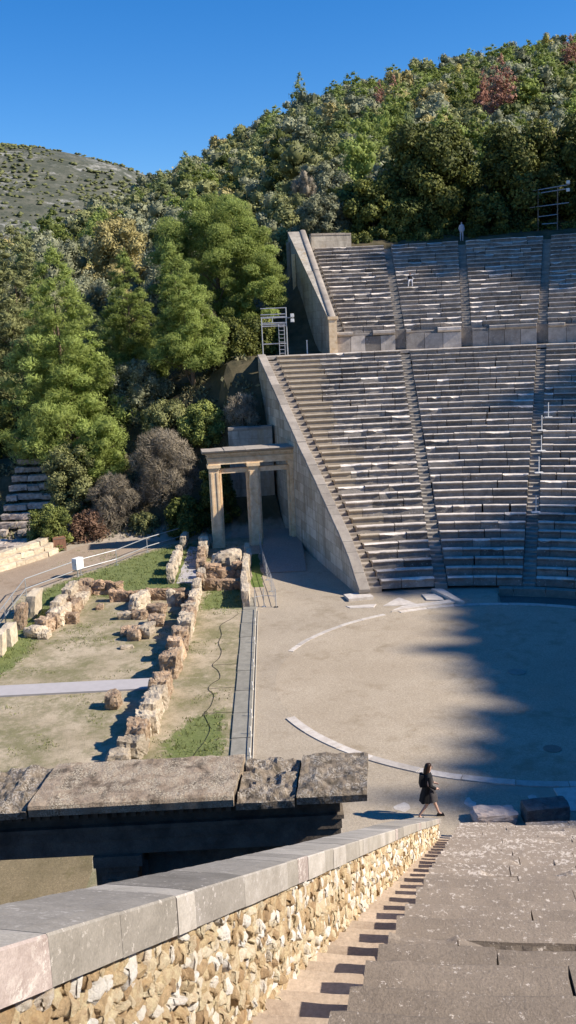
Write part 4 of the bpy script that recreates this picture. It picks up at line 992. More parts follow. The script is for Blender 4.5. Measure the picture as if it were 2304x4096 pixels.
eb = empty('rope_line', (-2, -10.72, 0), 0, 'low twin pipes on small white posts along the paving strip', 'barrier')
for x in (6.8, 5.0, 3.35, .46, -2.3, -5.4, -8.4):
    mb = MB(); mb.tube([(x+2, 0, 0), (x+2, 0, .34)], .022, 8); mb.box((x+2, -.03, 0), (.16, .16, .03)); mb.build('post', M['white'], eb)
for y_, z_ in ((-.02, .33), (.06, .06)):
    R2 = random.Random(int(z_*100)); pts = [(9.2-.6*i, y_+.05, z_*.55) for i in range(31)]
    mb = MB(); mb.tube(pts, .016, 6); mb.build('pipe', M['rope'], eb)
def spline(pts, n=6):
    out = []; P = [Vector(p) for p in pts]; P = [P[0]]+P+[P[-1]]
    for i in range(1, len(P)-2):
        for k in range(n):
            t = k/n; a, b, c_, d = P[i-1:i+3]; out.append(.5*((2*b)+(c_-a)*t+(2*a-5*b+4*c_-d)*t*t+(3*b-a-3*c_+d)*t**3))
    return out+[P[-2]]
cb = [(-10.43, -11.6), (-9.6, -11.9), (-8.5, -12.42), (-7, -12.3), (-5.7, -12.38), (-4.6, -12.2), (-3.6, -12.25), (-2.7, -12.5), (-1.9, -12.2), (-1.0, -12.1), (-.4, -12.4), (.21, -12.5), (.9, -12.25), (2.0, -12.3), (2.75, -12.5), (3.5, -12.35), (4.3, -12.2), (5.4, -12.35), (6.3, -12.6), (7.2, -12.7)]
mb = MB(); mb.tube([(p.x, p.y, .022) for p in spline([(*p, 0) for p in cb])], .010, 6); tag(mb.build('cable', M['cable']), 'long black cable meandering over the turf', 'cable')
for x, y, lb in ((-2.7, -12.5, 'thin black side cable farthest from the camera'), (.15, -12.5, 'thin black side cable in the middle of three'), (2.75, -12.5, 'thin black side cable nearest to the camera')):
    mb = MB(); mb.tube([(x, y, .018), (x-.03, -12, .018), (x+.02, -11.4, .02)], .006, 6); tag(mb.build('cable', M['cable']), lb, 'cable')
eb2 = empty('slatted_bin', (-28.1, -24.4, 0), .35, 'brown slatted wooden bin under the bush beside the path', 'bin')
for i in range(8): mb = MB(); mb.box((.36, -.33+.094*i, .12), (.03, .075, .85), 0, .5+rnd.gauss(0, .2)); mb.build('slat', M['wood'], eb2)
mb = MB(); mb.box((0, 0, .08), (.66, .72, .88)); mb.build('body', M['wood'], eb2)
mb = MB(); mb.box((.38, 0, .86), (.03, .78, .05)); mb.box((.38, 0, .10), (.03, .78, .05)); mb.build('frame', M['dark_metal'], eb2)
for sx in (-1, 1):
    mb = MB(); mb.box((.36, sx*.40, 0), (.05, .05, 1.0)); mb.build('leg', M['wood'], eb2)
# stanchions on the seats
for i, (ph, k, lb) in enumerate([(161.6, 21, 'highest thin white post on the shaded seats'), (162.35, 19, 'second highest thin white post by the shaded stairway'), (162.2, 16, 'middle thin white post with a bright base'), (162.35, 13, 'second lowest thin white post in blue shade'), (162.4, 8, 'lowest thin white post in blue shade'), ]):
    p = pos(ph, rk(k)+.2); e = empty('stanchion', (p.x, p.y, zk(k)), 0, lb, 'post', 'thin white posts on the seats')
    mb = MB(); mb.tube([(0, 0, .04), (0, 0, 1.0)], .028, 8); mb.build('pole', M['white'], e)
    mb = MB(); mb.box((0, 0, 0), (.35, .5, .05)); mb.build('base', M['white'], e)
# ------------------------------------------------------------------ scaffold and light rigs
def bars(name, segs, r, mat, parent, single=True):
    for s_ in segs:
        mb = MB(); mb.tube(s_, r, 8); mb.build(name, mat, parent)
sf = empty('scaffold_tower', (-40, -8.9, 12.15), 0, 'silver scaffold tower with a ladder beside the upper tier', 'scaffold')
bars('upright', [[(x, y, 0), (x, y, h)] for x, y, h in ((.4, -.95, 3.0), (.4, .98, 3.75), (-.9, -.95, 3.0), (-.9, .98, 3.0))], .045, M['galv'], sf)
bars('crossbar', [[(.4, -1.0, z), (.4, 1.0, z)] for z in (1.0, 2.35, 2.6, 3.05, 3.25, 3.72)]+[[(-.9, -1.0, z), (-.9, 1.0, z)] for z in (1.0, 2.5, 3.0)]+[[(-.9, y, 2.5), (.4, y, 2.5)] for y in (-.95, .98)]+[[(.4, -.1, 2.6), (.4, -.1, 3.1)]], .035, M['galv'], sf)
mb = MB(); mb.box((-.25, 0, 2.42), (1.2, 1.9, .06)); mb.build('platform', M['deck'], sf)
ld = MB(); ld.tube([(.55, .35, 0), (.5, .35, 2.5)], .03, 6); ld.tube([(.55, .78, 0), (.5, .78, 2.5)], .03, 6)
for i in range(8): ld.tube([(.54, .35, .25+.29*i), (.54, .78, .25+.29*i)], .022, 6)
ld.build('ladder', M['galv'], sf)
def spot(parent, x, y, z, s=.3):
    mb = MB(); mb.box((x, y, z), (s*.8, s, s*.9), top=(.9, .9)); b_ = mb.build('floodlight', M['white'], parent); mb = MB(); mb.box((x+s*.42, y, z+s*.1), (.02, s*.8, s*.7)); mb.build('glass', M['lamp_glass'], b_)
bars('lamp_arm', [[(.4, .98, 2.95), (.4, 1.55, 2.95)]], .025, M['galv'], sf); spot(sf, .4, 1.45, 2.98); spot(sf, .4, 1.45, 2.6)
mb = MB(); mb.tube([(0, 0, 0), (0, 0, 1.15)], .05, 8); mb.tube([(0, 0, 1.1), (0, 0, 1.17)], .07, 8); o = mb.build('marker_post', M['white']); o.location = (-40.5, -6.35, 12.15); tag(o, 'single short white post beside the scaffold tower', 'post')
lr = empty('lighting_rig', (-59, 17.6, 21.7), -.28, 'steel lighting rig standing behind the upper tier under the trees', 'lighting rig')
bars('upright', [[(0, -.55, 0), (0, -.55, 4.6)], [(0, 1.25, -.3), (0, 1.25, 4.8)]], .055, M['dark_metal'], lr)
bars('crossbar', [[(0, -1.95, 4.45), (0, 2.35, 4.85)], [(0, -1.95, 4.15), (0, 2.35, 4.5)], [(0, -1.4, 3.0), (0, 2.3, 3.2)], [(0, -.55, 2.1), (0, 1.25, 2.2)], [(0, -.2, 1.4), (0, 1.25, 1.4)]], .045, M['galv'], lr)
for y, z in ((-1.85, 4.5), (-1.85, 3.75), (2.2, 4.9), (2.2, 4.2)): spot(lr, .1, y, z, .34)
# ------------------------------------------------------------------ people
def loft(name, rings, mat, parent, n=20, seed=0, fold=0.0, cap=True):
    """rings: (cx, cy, z, rx, ry, rot) -> one closed cloth/hair surface"""
    mb = MB(); rows = []
    for i, (cx, cy, z, rx, ry) in enumerate(rings):
        row = []
        for k in range(n):
            a = 2*PI*k/n; w = 1+fold*(i/len(rings))*math.sin(a*5+seed+i*.4); row.append((cx+rx*w*math.cos(a), cy+ry*w*math.sin(a), z+fold*.06*math.sin(a*3)))
        rows.append(row)
    mb.grid(rows, .5, True)
    if cap: mb.poly(rows[0][::-1]); mb.poly(rows[-1])
    return mb.build(name, mat, parent, smooth=True)

def body(name, J, E, mat, parent):
    """one continuous skinned figure; J: (x, y, z, rx, ry)"""
    me = bpy.data.meshes.new(name); me.from_pydata([j[:3] for j in J], E, []); me.materials.append(mat)
    o = bpy.data.objects.new(name, me); C.objects.link(o); o.parent = parent
    o.modifiers.new('skin', 'SKIN').use_smooth_shade = True
    for v, j in zip(me.skin_vertices[0].data, J): v.radius = (j[3], j[4] if len(j) > 4 else j[3])
    me.skin_vertices[0].data[0].use_root = True
    sb = o.modifiers.new('sub', 'SUBSURF'); sb.levels = 2; sb.render_levels = 2
    return o
# woman walking to +y (to the right in the photo); local +x = walking direction
wm = empty('person', (11.5, -5.45, 0), PI/2, 'woman in a black coat and dress walking past the near wall, dark hair', 'person')
J = [(0, 0, .88, .12, .10), (0, 0, 1.02, .105, .085), (.01, 0, 1.18, .13, .09), (.0, 0, 1.33, .10, .07), (.01, 0, 1.41, .045, .045), (.03, 0, 1.47, .05, .05), (.035, 0, 1.56, .078, .07), (.03, 0, 1.63, .055, .05),
     (.02, .08, .86, .085, .085), (.16, .09, .48, .055, .055), (.30, .09, .10, .035, .035), (.40, .09, .04, .03, .025),
     (-.02, -.08, .86, .085, .085), (-.06, -.09, .47, .055, .055), (-.30, -.09, .13, .035, .035), (-.22, -.09, .03, .03, .025),
     (-.01, .17, 1.33, .05, .05), (.02, .22, 1.10, .042, .042), (.20, .19, .98, .03, .03), (.26, .17, .97, .022, .032),
     (-.01, -.17, 1.33, .05, .05), (-.03, -.23, 1.10, .042, .042), (.16, -.20, .98, .03, .03), (.22, -.17, .98, .022, .032)]
Ed = [(0, 1), (1, 2), (2, 3), (3, 4), (4, 5), (5, 6), (6, 7), (0, 8), (8, 9), (9, 10), (10, 11), (0, 12), (12, 13), (13, 14), (14, 15), (3, 16), (16, 17), (17, 18), (18, 19), (3, 20), (20, 21), (21, 22), (22, 23)]
for (bx_, by_, sy_) in ((.26, .17, 1), (.22, -.17, -1)):
    b0 = 19 if sy_ > 0 else 23
    for q in range(4): J.append((bx_+.075-.006*abs(q-1.4), by_-.024+.016*q, .955-.008*q, .008, .008)); Ed.append((b0, len(J)-1))
    J.append((bx_+.035, by_-.035*sy_, .985, .009, .009)); Ed.append((b0, len(J)-1))
bd_ = body('body', J, Ed, M['skin'], wm)
loft('dress', [(0, 0, 1.30, .12, .17), (.01, 0, 1.15, .13, .16), (0, 0, 1.02, .12, .14), (.03, 0, .85, .15, .17), (.06, 0, .68, .18, .18), (.07, 0, .54, .19, .19)], M['greycloth'], bd_, 24, 1, .10)
loft('coat', [(-.01, 0, 1.42, .07, .09), (-.02, 0, 1.35, .12, .20), (-.03, 0, 1.2, .135, .20), (-.04, 0, 1.04, .12, .17), (-.05, 0, .88, .135, .18), (-.08, 0, .70, .155, .19), (-.10, 0, .52, .165, .195)], M['black'], bd_, 26, 4, .12)
for s_ in (1, -1):
    J0 = [(-.01, .17*s_, 1.34), (.01, .235*s_, 1.10), (.17, .20*s_, .985)]; mb = MB(); mb.tube(J0, [.065, .058, .045], 10); mb.build('sleeve', M['black'], bd_, smooth=True)
loft('hair', [(.01, 0, 1.675, .05, .05), (.005, 0, 1.64, .09, .085), (-.025, 0, 1.56, .092, .095), (-.05, 0, 1.47, .085, .10), (-.065, 0, 1.36, .075, .10), (-.075, 0, 1.28, .045, .08)], M['hair'], bd_, 20, 3, .12)
mb = MB()
for s_ in (1, -1): mb.box((.118, .026*s_, 1.575), (.012, .02, .009), 0, .1)
f_ = MB(); f_.tube([(.105, 0, 1.585), (.125, 0, 1.55), (.108, 0, 1.54)], [.008, .012, .006], 6); f_.build('nose', M['skin'], bd_, smooth=True); mb.build('eyes', M['black'], bd_)
mb = MB(); mb.box((.108, 0, 1.512), (.012, .036, .008), 0, .1); mb.build('mouth', M['rust_lip'] if 'rust_lip' in M else M['wood'], bd_)
for s_ in (1, -1):
    q = (.35, .09) if s_ > 0 else (-.25, -.09); mb = MB(); mb.box((q[0], q[1], .0 if s_ > 0 else .0), (.23, .085, .075), 0, .5, top=(.75, .8)); mb.build('shoe', M['black'], bd_)
mb = MB(); mb.box((-.19, 0, 1.02), (.15, .30, .34), 0, .5, top=(.6, .8)); mb.tube([(-.12, .12, 1.34), (-.02, .16, 1.41), (.1, .14, 1.28)], .014, 6); mb.build('backpack', M['black']); bk = bpy.context.scene.objects['backpack']; bk.location = wm.location; bk.rotation_euler = wm.rotation_euler; tag(bk, 'black backpack worn by the walking woman', 'backpack')
# seated person in black on the upper tier
pp = pos(174.6, urk(10)+.15); st = empty('person', (pp.x, pp.y, uzk(10)), -.1, 'person in black sitting on the upper rows with pale legs', 'person')
J = [(.05, 0, .12, .13, .12), (.03, 0, .32, .12, .11), (.02, 0, .48, .14, .09), (.02, 0, .58, .05, .05), (.04, 0, .70, .085, .08), (.05, 0, .78, .06, .06),
     (.40, .13, .16, .07, .07), (.46, .14, -.28, .045, .045), (.56, .14, -.32, .04, .03), (.40, -.16, .16, .07, .07), (.48, -.2, -.28, .045, .045), (.58, -.2, -.32, .04, .03),
     (.02, .19, .48, .05, .05), (.10, .22, .26, .04, .04), (.34, .12, .25, .03, .03), (.02, -.19, .48, .05, .05), (.10, -.22, .26, .04, .04), (.34, -.12, .25, .03, .03)]
Ed = [(0, 1), (1, 2), (2, 3), (3, 4), (4, 5), (0, 6), (6, 7), (7, 8), (0, 9), (9, 10), (10, 11), (2, 12), (12, 13), (13, 14), (2, 15), (15, 16), (16, 17)]
b2 = body('body', J, Ed, M['jeans'], st)
loft('jacket', [(.02, 0, .60, .07, .08), (.02, 0, .52, .14, .22), (.03, 0, .35, .15, .21), (.05, 0, .16, .18, .22), (.07, 0, .06, .2, .22)], M['black'], b2, 20, 2, .05)
loft('hair', [(.03, 0, .83, .05, .05), (.02, 0, .78, .09, .09), (.0, 0, .68, .085, .09), (-.02, 0, .6, .05, .07)], M['hair'], b2, 16, 3, .05)
mb = MB(); mb.box((.09, 0, .66), (.06, .11, .12), 0, .9, top=(.8, .8)); mb.build('face', M['skin'], b2)
# person in white at the head of the stairway
pp = pos(169.9, urk(20)+.5); s3 = empty('person', (pp.x, pp.y, uzk(20)), -.1, 'person in white standing at the top of the upper stairway', 'person')
J = [(0, 0, .92, .13, .11), (0, 0, 1.1, .12, .1), (0, 0, 1.35, .13, .09), (0, 0, 1.47, .05, .05), (.01, 0, 1.62, .085, .08), (.01, 0, 1.70, .06, .06), (.0, .09, .85, .09, .09), (.02, .1, .48, .06, .06), (0, .1, .08, .045, .045), (.1, .1, .04, .04, .03),
     (.0, -.09, .85, .09, .09), (.02, -.1, .48, .06, .06), (0, -.1, .08, .045, .045), (.1, -.1, .04, .04, .03), (0, .19, 1.38, .055, .055), (-.02, .24, 1.12, .045, .045), (.1, .2, .92, .03, .03), (0, -.19, 1.38, .055, .055), (-.02, -.24, 1.12, .045, .045), (.1, -.2, .92, .03, .03)]
Ed = [(0, 1), (1, 2), (2, 3), (3, 4), (4, 5), (0, 6), (6, 7), (7, 8), (8, 9), (0, 10), (10, 11), (11, 12), (12, 13), (2, 14), (14, 15), (15, 16), (2, 17), (17, 18), (18, 19)]
b3 = body('body', J, Ed, M['jeans'], s3)
loft('shirt', [(0, 0, 1.5, .07, .08), (0, 0, 1.43, .13, .22), (0, 0, 1.2, .14, .2), (0, 0, .95, .16, .19), (0, 0, .84, .17, .19)], M['jeans'], b3, 18, 2, .05)
loft('hair', [(0, 0, 1.76, .05, .05), (-.01, 0, 1.70, .09, .09), (-.03, 0, 1.6, .08, .09)], M['hair'], b3, 16, 3, .05)
# ------------------------------------------------------------------ vegetation
def leaves(lobes, n, l, w, seed, up=.25, fill=.6, lobe_t=.4, core=.62):
    g = np.random.default_rng(seed); Lb = np.array([x[:6] for x in lobes], float); area = (Lb[:, 3]*Lb[:, 5]); pr = area/area.sum()
    k = g.choice(len(Lb), n, p=pr); d = g.normal(size=(n, 3)); d[:, 2] += up; d /= np.linalg.norm(d, axis=1)[:, None]
    rad = fill+(1-fill)*g.random(n)**.5; P = Lb[k, :3]+d*Lb[k, 3:6]*rad[:, None]
    N_ = d*1.0+g.normal(size=(n, 3))*.42; N_[:, 2] += up*.8; N_ /= np.linalg.norm(N_, axis=1)[:, None]
    a = np.cross(N_, g.normal(size=(n, 3))); a /= np.linalg.norm(a, axis=1)[:, None]
    b = np.cross(N_, a); a = a+d*.55; a[:, 2] += up*.8; a /= np.linalg.norm(a, axis=1)[:, None]
    s = g.uniform(.6, 1.35, n)[:, None]; a *= l/2*s; b *= w/2*s
    V = np.stack([P-a, P+b, P+a, P-b], 1).reshape(-1, 3); F = np.arange(4*n).reshape(-1, 4)
    lt = g.normal(0, 1, len(Lb)); T = np.clip(.45+.17*g.normal(size=n)+lobe_t*.5*lt[k], 0, 1)
    # filler blobs that close a crown, tinted low as painted inner shade
    nu, nv = 8, 5; uu, vv = np.meshgrid(np.arange(nu)*2*np.pi/nu, np.linspace(.10, .9, nv)*np.pi); sp_ = np.stack([np.cos(uu)*np.sin(vv), np.sin(uu)*np.sin(vv), np.cos(vv)], -1).reshape(-1, 3)
    q = [[r_*nu+c_, r_*nu+(c_+1) % nu, (r_+1)*nu+(c_+1) % nu, (r_+1)*nu+c_] for r_ in range(nv-1) for c_ in range(nu)]; q = np.array(q); off = len(V); CV = []; CF = []; CT = []
    for i_, lb_ in enumerate(Lb):
        j_ = 1+.16*g.normal(size=(len(sp_), 1)); CV.append(lb_[:3]+sp_*lb_[3:6]*core*j_); CF.append(q+off+i_*len(sp_)); CT.append(np.full(len(q), .22))
    if core > 0: V = np.concatenate([V]+CV); F = np.concatenate([F]+CF); T = np.concatenate([T]+CT)
    return V, F, T
def lobes_round(R, H, n, seed, z0=.15, size=.34, flat=.8, irregular=.2):
    r = random.Random(seed); out = []
    for i in range(n):
        a = i*2.399+r.uniform(-.4, .4); v = (i+.5)/n; z = z0+(1-z0)*v; prof = math.sqrt(max(.02, 1-((v-.38)/.66)**2))
        rr = R*prof*r.uniform(.55, .82)*(1+r.uniform(-irregular, irregular)); s = R*size*r.uniform(.7, 1.3)
        out.append((rr*math.cos(a), rr*math.sin(a), H*z-s*flat*.5, s, s, s*flat))
    out += [(0, 0, H*.5, R*.5, R*.5, H*.3), (0, 0, H*.72, R*.42, R*.42, H*.22)]
    return out
def lobes_cone(R, H, n, seed, z0=.08, power=.75, size=.26, droop=.12, irregular=.25):
    r = random.Random(seed); out = []
    for i in range(n):
        v = ((i+.5)/n)**1.15; z = z0+(.97-z0)*v; env = R*(1-v)**power*(1+r.uniform(-irregular, irregular))+.12*R*(1-v); a = i*2.399+r.uniform(-.5, .5)
        s = max(.05*R, R*size*(1-.62*v))*r.uniform(.75, 1.25); m = 2 if env > R*.45 else 1
        for q in range(m):
            rr = env*(.86 if q == 0 else .45); out.append((rr*math.cos(a+q*.3), rr*math.sin(a+q*.3), H*z-droop*rr*(-.4)*(1 if q == 0 else .4), s*1.15, s*1.15, s*.72))
    out.append((0, 0, H*.96, .06*R+.1, .06*R+.1, H*.05)); out.append((0, 0, H*.35, R*.3, R*.3, H*.25))
    return out
def trunk_mb(H, r0, seed, lean=(0, 0), limbs=(), n=8, z0=0.0):
    mb = MB(); r = random.Random(seed); pts = []; rad = []
    for i in range(n+1):
        u = i/n; pts.append((lean[0]*u*u*H+r.gauss(0, .015)*H*u*.5, lean[1]*u*u*H+r.gauss(0, .015)*H*u*.5, z0+(H-z0)*u)); rad.append(r0*(1-.85*u)+.01)
    mb.tube(pts, rad, 8)
    for (x, y, z) in limbs:
        u = max(.08, min(.92, (z-.12*H)/H)); k = min(n-1, int(u*n)); b = pts[k]; m_ = ((b[0]+x)/2, (b[1]+y)/2, (b[2]*.35+z*.65)); mb.tube([b, m_, (x, y, z)], [rad[k]*.45, rad[k]*.28, .012], 5, cap=False)
    return mb
def nm_p(n): return n == 'pine_tree'
def tree(name, label, cat, loc, lobes, n, l, w, mat, seed, H, r0, rz=0, trunk=None, lean=(0, 0), up=.25, fill=.6, group=None, nl=24, limbs=True, scale=1):
    e = empty(name, loc, rz, label, cat, group); e.scale = (scale,)*3
    lm = [(x[0]*.92, x[1]*.92, x[2]) for x in lobes[::max(1, len(lobes)//nl)]] if limbs else []
    trunk_mb(H*.74, r0, seed, lean, [q_ for q_ in lm if q_[2] < H*.75]).build('trunk', trunk or M['trunk'], e, smooth=True)
    V, F, T = leaves(lobes, int(n*1.35) if nm_p(name) else n, l, w, seed, up, .42 if nm_p(name) else fill, core=0 if mat in (L['dry'], L['rust']) else (.46 if nm_p(name) else .62)); mesh_np('crown', V, F, mat, T, e)
    return e
def gz(x, y): return terrain(x, y)-.1
# --- large pines and bushes on the bank left of the gate
def lean_l(lb, lean, H): return [(x[0]+lean[0]*(x[2]/H)**2*H, x[1]+lean[1]*(x[2]/H)**2*H, *x[2:]) for x in lb]
tree('pine_tree', 'tallest light green pine rising from beside the old steps', 'pine tree', (-38.5, -25.4, 4.4), lobes_cone(4.3, 17.0, 120, 11, .05, .62, .25, irregular=.35), 42000, .30, .055, L['pine'], 11, 17.0, .28)
tree('pine_tree', 'slender pale green pine between the tallest pine and the leaning pine', 'pine tree', (-45, -20.9, gz(-45, -20.9)), lobes_cone(3.0, 13.4, 80, 12, .10, .62, .27), 22000, .28, .055, L['pine'], 12, 12.8, .2)
tree('pine_tree', 'narrow leaning pine with a bare trunk foot in front of the broad pine', 'pine tree', (-41, -15.5, gz(-41, -15.5)), lean_l(lobes_cone(3.0, 11.3, 80, 13, .16, .62, .28), (-.03, -.12), 11.3), 22000, .28, .055, L['pine'], 13, 11.3, .17, lean=(-.03, -.12))
bl = []
for (cx_, cy_, cz, R_, H_, sd, nn) in ((0, 0, 3.0, 4.6, 9.6, 1, 34), (-1, -3.2, 3.5, 3.4, 7.8, 2, 22), (1.0, 2.9, 1.2, 3.5, 8.6, 3, 26), (2.2, 1.4, -1.6, 2.9, 5.5, 4, 18), (2.4, 4.3, 1.8, 2.4, 5.0, 5, 14)):
    bl += [(x[0]+cx_, x[1]+cy_, x[2]+cz, x[3], x[4], x[5]) for x in lobes_round(R_, H_, nn, sd, .1, .27, .62, .3)]
tree('pine_tree', 'broad spreading dark green pine beside the scaffold tower', 'pine tree', (-50.5, -13.6, gz(-50.5, -13.6)), bl, 62000, .30, .06, L['pine'], 14, 12, .32, up=.5)
tree('pine_tree', 'yellowish green pine at the left edge behind the tallest pine', 'pine tree', (-50, -31.2, gz(-50, -31.2)), lobes_cone(5.0, 16.0, 90, 15, .05, .55, .27), 30000, .30, .06, L['maquis'], 15, 16, .25)
tree('pine_tree', 'blue green pine in the gap low behind the slender pine', 'pine tree', (-47, -24.8, gz(-47, -24.8)), lobes_cone(3.6, 9.5, 60, 16, .05, .6, .28), 14000, .32, .06, L['pine2'], 16, 9.5, .2)
near_b = [
 ('bush', 'round dark green bush above the left corner of the far gateway', (-36.2, -14.5), 1.75, 2.9, 'bush', 9000, .17, .10, 0),
 ('shrub', 'large leafless grey shrub left of the far gateway', (-33.9, -17.6), 2.4, 4.7, 'dry', 15000, .55, .028, 1),
 ('shrub', 'tan and grey half bare shrub beside the path', (-32.4, -21.0), 1.9, 3.4, 'dry', 9000, .45, .03, 2),
 ('bush', 'olive brown bush behind the green bush by the bin', (-34.2, -24.4), 2.1, 4.6, 'maquis', 8000, .22, .10, 3),
 ('bush', 'light green bush growing behind the slatted bin', (-29.2, -25.3), 1.75, 3.1, 'bush', 8000, .18, .09, 4),
 ('shrub', 'low rusty brown shrub below the tan shrub', (-31.0, -22.8), 1.5, 1.9, 'rust', 5000, .20, .08, 5),
 ('bush', 'feathery light green bush under the tallest pine', (-35.6, -22.4), 2.2, 5.0, 'pine', 9000, .24, .06, 6),
 ('shrub', 'small bare grey shrub against the far retaining wall', (-35.0, -11.6), 1.3, 2.9, 'dry', 5000, .42, .026, 7),
 ('bush', 'dark bush in the shade at the left edge above the old steps', (-43.5, -33.5), 2.6, 5.0, 'oak', 8000, .22, .13, 8),
 ('bush', 'dense dark bush behind the one at the left edge', (-45, -36.4), 3.0, 6.0, 'oak', 8000, .24, .14, 9),
 ('bush', 'grey green bush among the trunks behind the dry grey shrub', (-41, -20.0), 2.3, 4.6, 'olive', 8000, .22, .08, 10),
 ('bush', 'low olive green bush on the earth ledge left of the round bush', (-38.0, -17.6), 2.0, 2.2, 'maquis', 6000, .2, .09, 11),
 ('bush', 'dark green bush in the dip behind the leaning pine', (-43.5, -12.8), 2.3, 3.6, 'oak', 8000, .22, .12, 12),
 ('bush', 'low dark bush under the broad pine beside the scaffold tower', (-45.5, -10.2), 2.0, 3.0, 'oak', 7000, .22, .12, 13),
 ('bush', 'black green bush in the shade behind the left bay of the far gateway', (-31.2, -13.6), 1.5, 4.4, 'oak', 6000, .2, .12, 15),
 ('bush', 'dark bush filling the shade between the dry shrub and the far gateway', (-30.9, -15.9), 1.7, 2.6, 'oak', 6000, .2, .12, 16),
 ('bush', 'small green bush by the edge of the path left of the gateway', (-31.6, -19.0), 1.1, 1.2, 'maquis', 3000, .16, .07, 14),
]
for nm, lb, (x, y), R_, H_, mt, n, l, w, sd in near_b:
    tree(nm, lb, nm, (x, y, gz(x, y)-.1), lobes_round(R_, H_, 26, 50+sd, .08, .34, .9, .25), n, l, w, L[mt], 60+sd, H_*.8, .06, trunk=M['twig'], up=.45 if mt == 'dry' else .3, nl=14)
# undergrowth on the bank
ug = np.random.default_rng(8); nU = 26000; ux = ug.uniform(-62, -29.8, nU); uy = ug.uniform(-44, -9.6, nU); Vu = []; Tu = []
for x, y in zip(ux, uy):
    if noise.noise(Vector((x*.35, y*.35, 1)))+.6*noise.noise(Vector((x*1.1, y*1.1, 4))) < -.12 or y > wall_out(-x)-.3 or (x > -34.2 and y > -14): continue
    z = terrain(x, y); 
    if z < .12: continue
    for q in range(2):
        c = np.array([x+ug.normal(0, .18), y+ug.normal(0, .18), z+abs(ug.normal(0, .13))]); a = ug.normal(size=3)*.10+np.array([0, 0, .09]); b = ug.normal(size=3)*.055
        Vu.append([c-a, c+b, c+a, c-b]); Tu.append(ug.random())
L['under'] = leaf_mat('undergrowth_leaves', (.09, .085, .04), (.25, .23, .12))
o = mesh_np('undergrowth', np.array(Vu).reshape(-1, 3), np.arange(4*len(Vu)).reshape(-1, 4), L['under'], np.array(Tu)); tag(o, 'low weeds and dry undergrowth on the bank left of the gateway', 'undergrowth', None, 'stuff')
# --- trees just behind the cavea
rim = [
 ('holm_oak', 'largest dark holm oak standing behind the middle of the upper tier', (-64, 7.6), 5.2, 9.8, 'oak', 26000, .34, .22, 1),
 ('holm_oak', 'dark holm oak between the largest oak and the lighting rig', (-63.5, 16.2), 4.6, 9.2, 'oak', 18000, .34, .22, 2),
 ('holm_oak', 'dark holm oak behind the lighting rig at the right edge', (-63.5, 23.5), 4.8, 9.6, 'oak', 18000, .34, .22, 3),
 ('holm_oak', 'small dark oak filling the gap left of the largest oak', (-62.5, 1.6), 2.8, 5.2, 'oak', 9000, .32, .2, 4),
 ('holm_oak', 'low dark oak under the largest oak at the rim', (-60.8, 4.8), 2.2, 3.4, 'oak', 7000, .3, .2, 5),
 ('holm_oak', 'low dark oak at the rim left of the lighting rig', (-60.6, 12.6), 2.4, 3.6, 'oak', 7000, .3, .2, 6),
 ('olive_tree', 'pale olive bush directly behind the dark rim wall', (-62.5, -3.6), 2.6, 4.0, 'olive', 9000, .26, .10, 7),
 ('olive_tree', 'yellow green olive bush left of the tall upper wall', (-64, -8.6), 2.9, 4.8, 'maquis', 9000, .28, .11, 8),
 ('olive_tree', 'silvery olive between the broad pine and the tall upper wall', (-66.5, -12.8), 3.0, 5.4, 'olive', 9000, .28, .11, 9),
 ('olive_tree', 'silvery olive bush behind the pale olive of the rim wall', (-70, -1.6), 3.0, 5.0, 'olive', 9000, .3, .12, 10),
 ('olive_tree', 'olive with yellowish leaves above the rim wall', (-69.5, -6.6), 3.1, 4.8, 'maquis', 9000, .3, .12, 11),
 ('olive_tree', 'grey olive rising over the left half of the broad pine', (-68, -19.0), 3.6, 7.0, 'olive', 9000, .3, .12, 12),
 ('olive_tree', 'large ochre tinted tree above the slender pine', (-72, -25.0), 4.0, 9.4, 'tan', 11000, .3, .16, 13),
 ('olive_tree', 'large silvery olive above the tallest pine', (-70, -31.5), 4.2, 9.0, 'olive', 11000, .3, .12, 14),
 ('olive_tree', 'silvery olive at the left edge under the far hill', (-66, -38.5), 4.0, 8.2, 'olive', 10000, .3, .12, 15),
 ('olive_tree', 'grey olive between two large olives at the left', (-60, -34.0), 3.6, 7.0, 'olive', 10000, .3, .12, 16),
 ('olive_tree', 'bushy olive low between the slender and the tallest pine', (-56, -25.5), 3.4, 6.6, 'olive', 10000, .3, .12, 17),
 ('olive_tree', 'dark olive filling the gap right of the slender pine', (-57, -18.8), 3.0, 6.0, 'olive', 9000, .3, .12, 18),
]
for nm, lb, (x, y), R_, H_, mt, n, l, w, sd in rim:
    tree(nm, lb, 'tree', (x, y, gz(x, y)), lobes_round(R_, H_, 34, 80+sd, .03, .31, .85, .25), n, l, w, L[mt], 90+sd, H_*.85, .14, nl=12)
for i in range(16):
    x, y = -59.3-rnd.uniform(0, 1.2), -2+1.85*i
    hh = rnd.uniform(1.3, 2.2); tree('bush', 'low dark bush in the unbroken hedge along the top edge of the seats', 'bush', (x, y, 21.6), lobes_round(1.5, hh, 12, 400+i, .0, .4, .9), 1800, .22, .14, L['oak'], 400+i, hh*.6, .04, nl=4, group='low bushes along the rim')
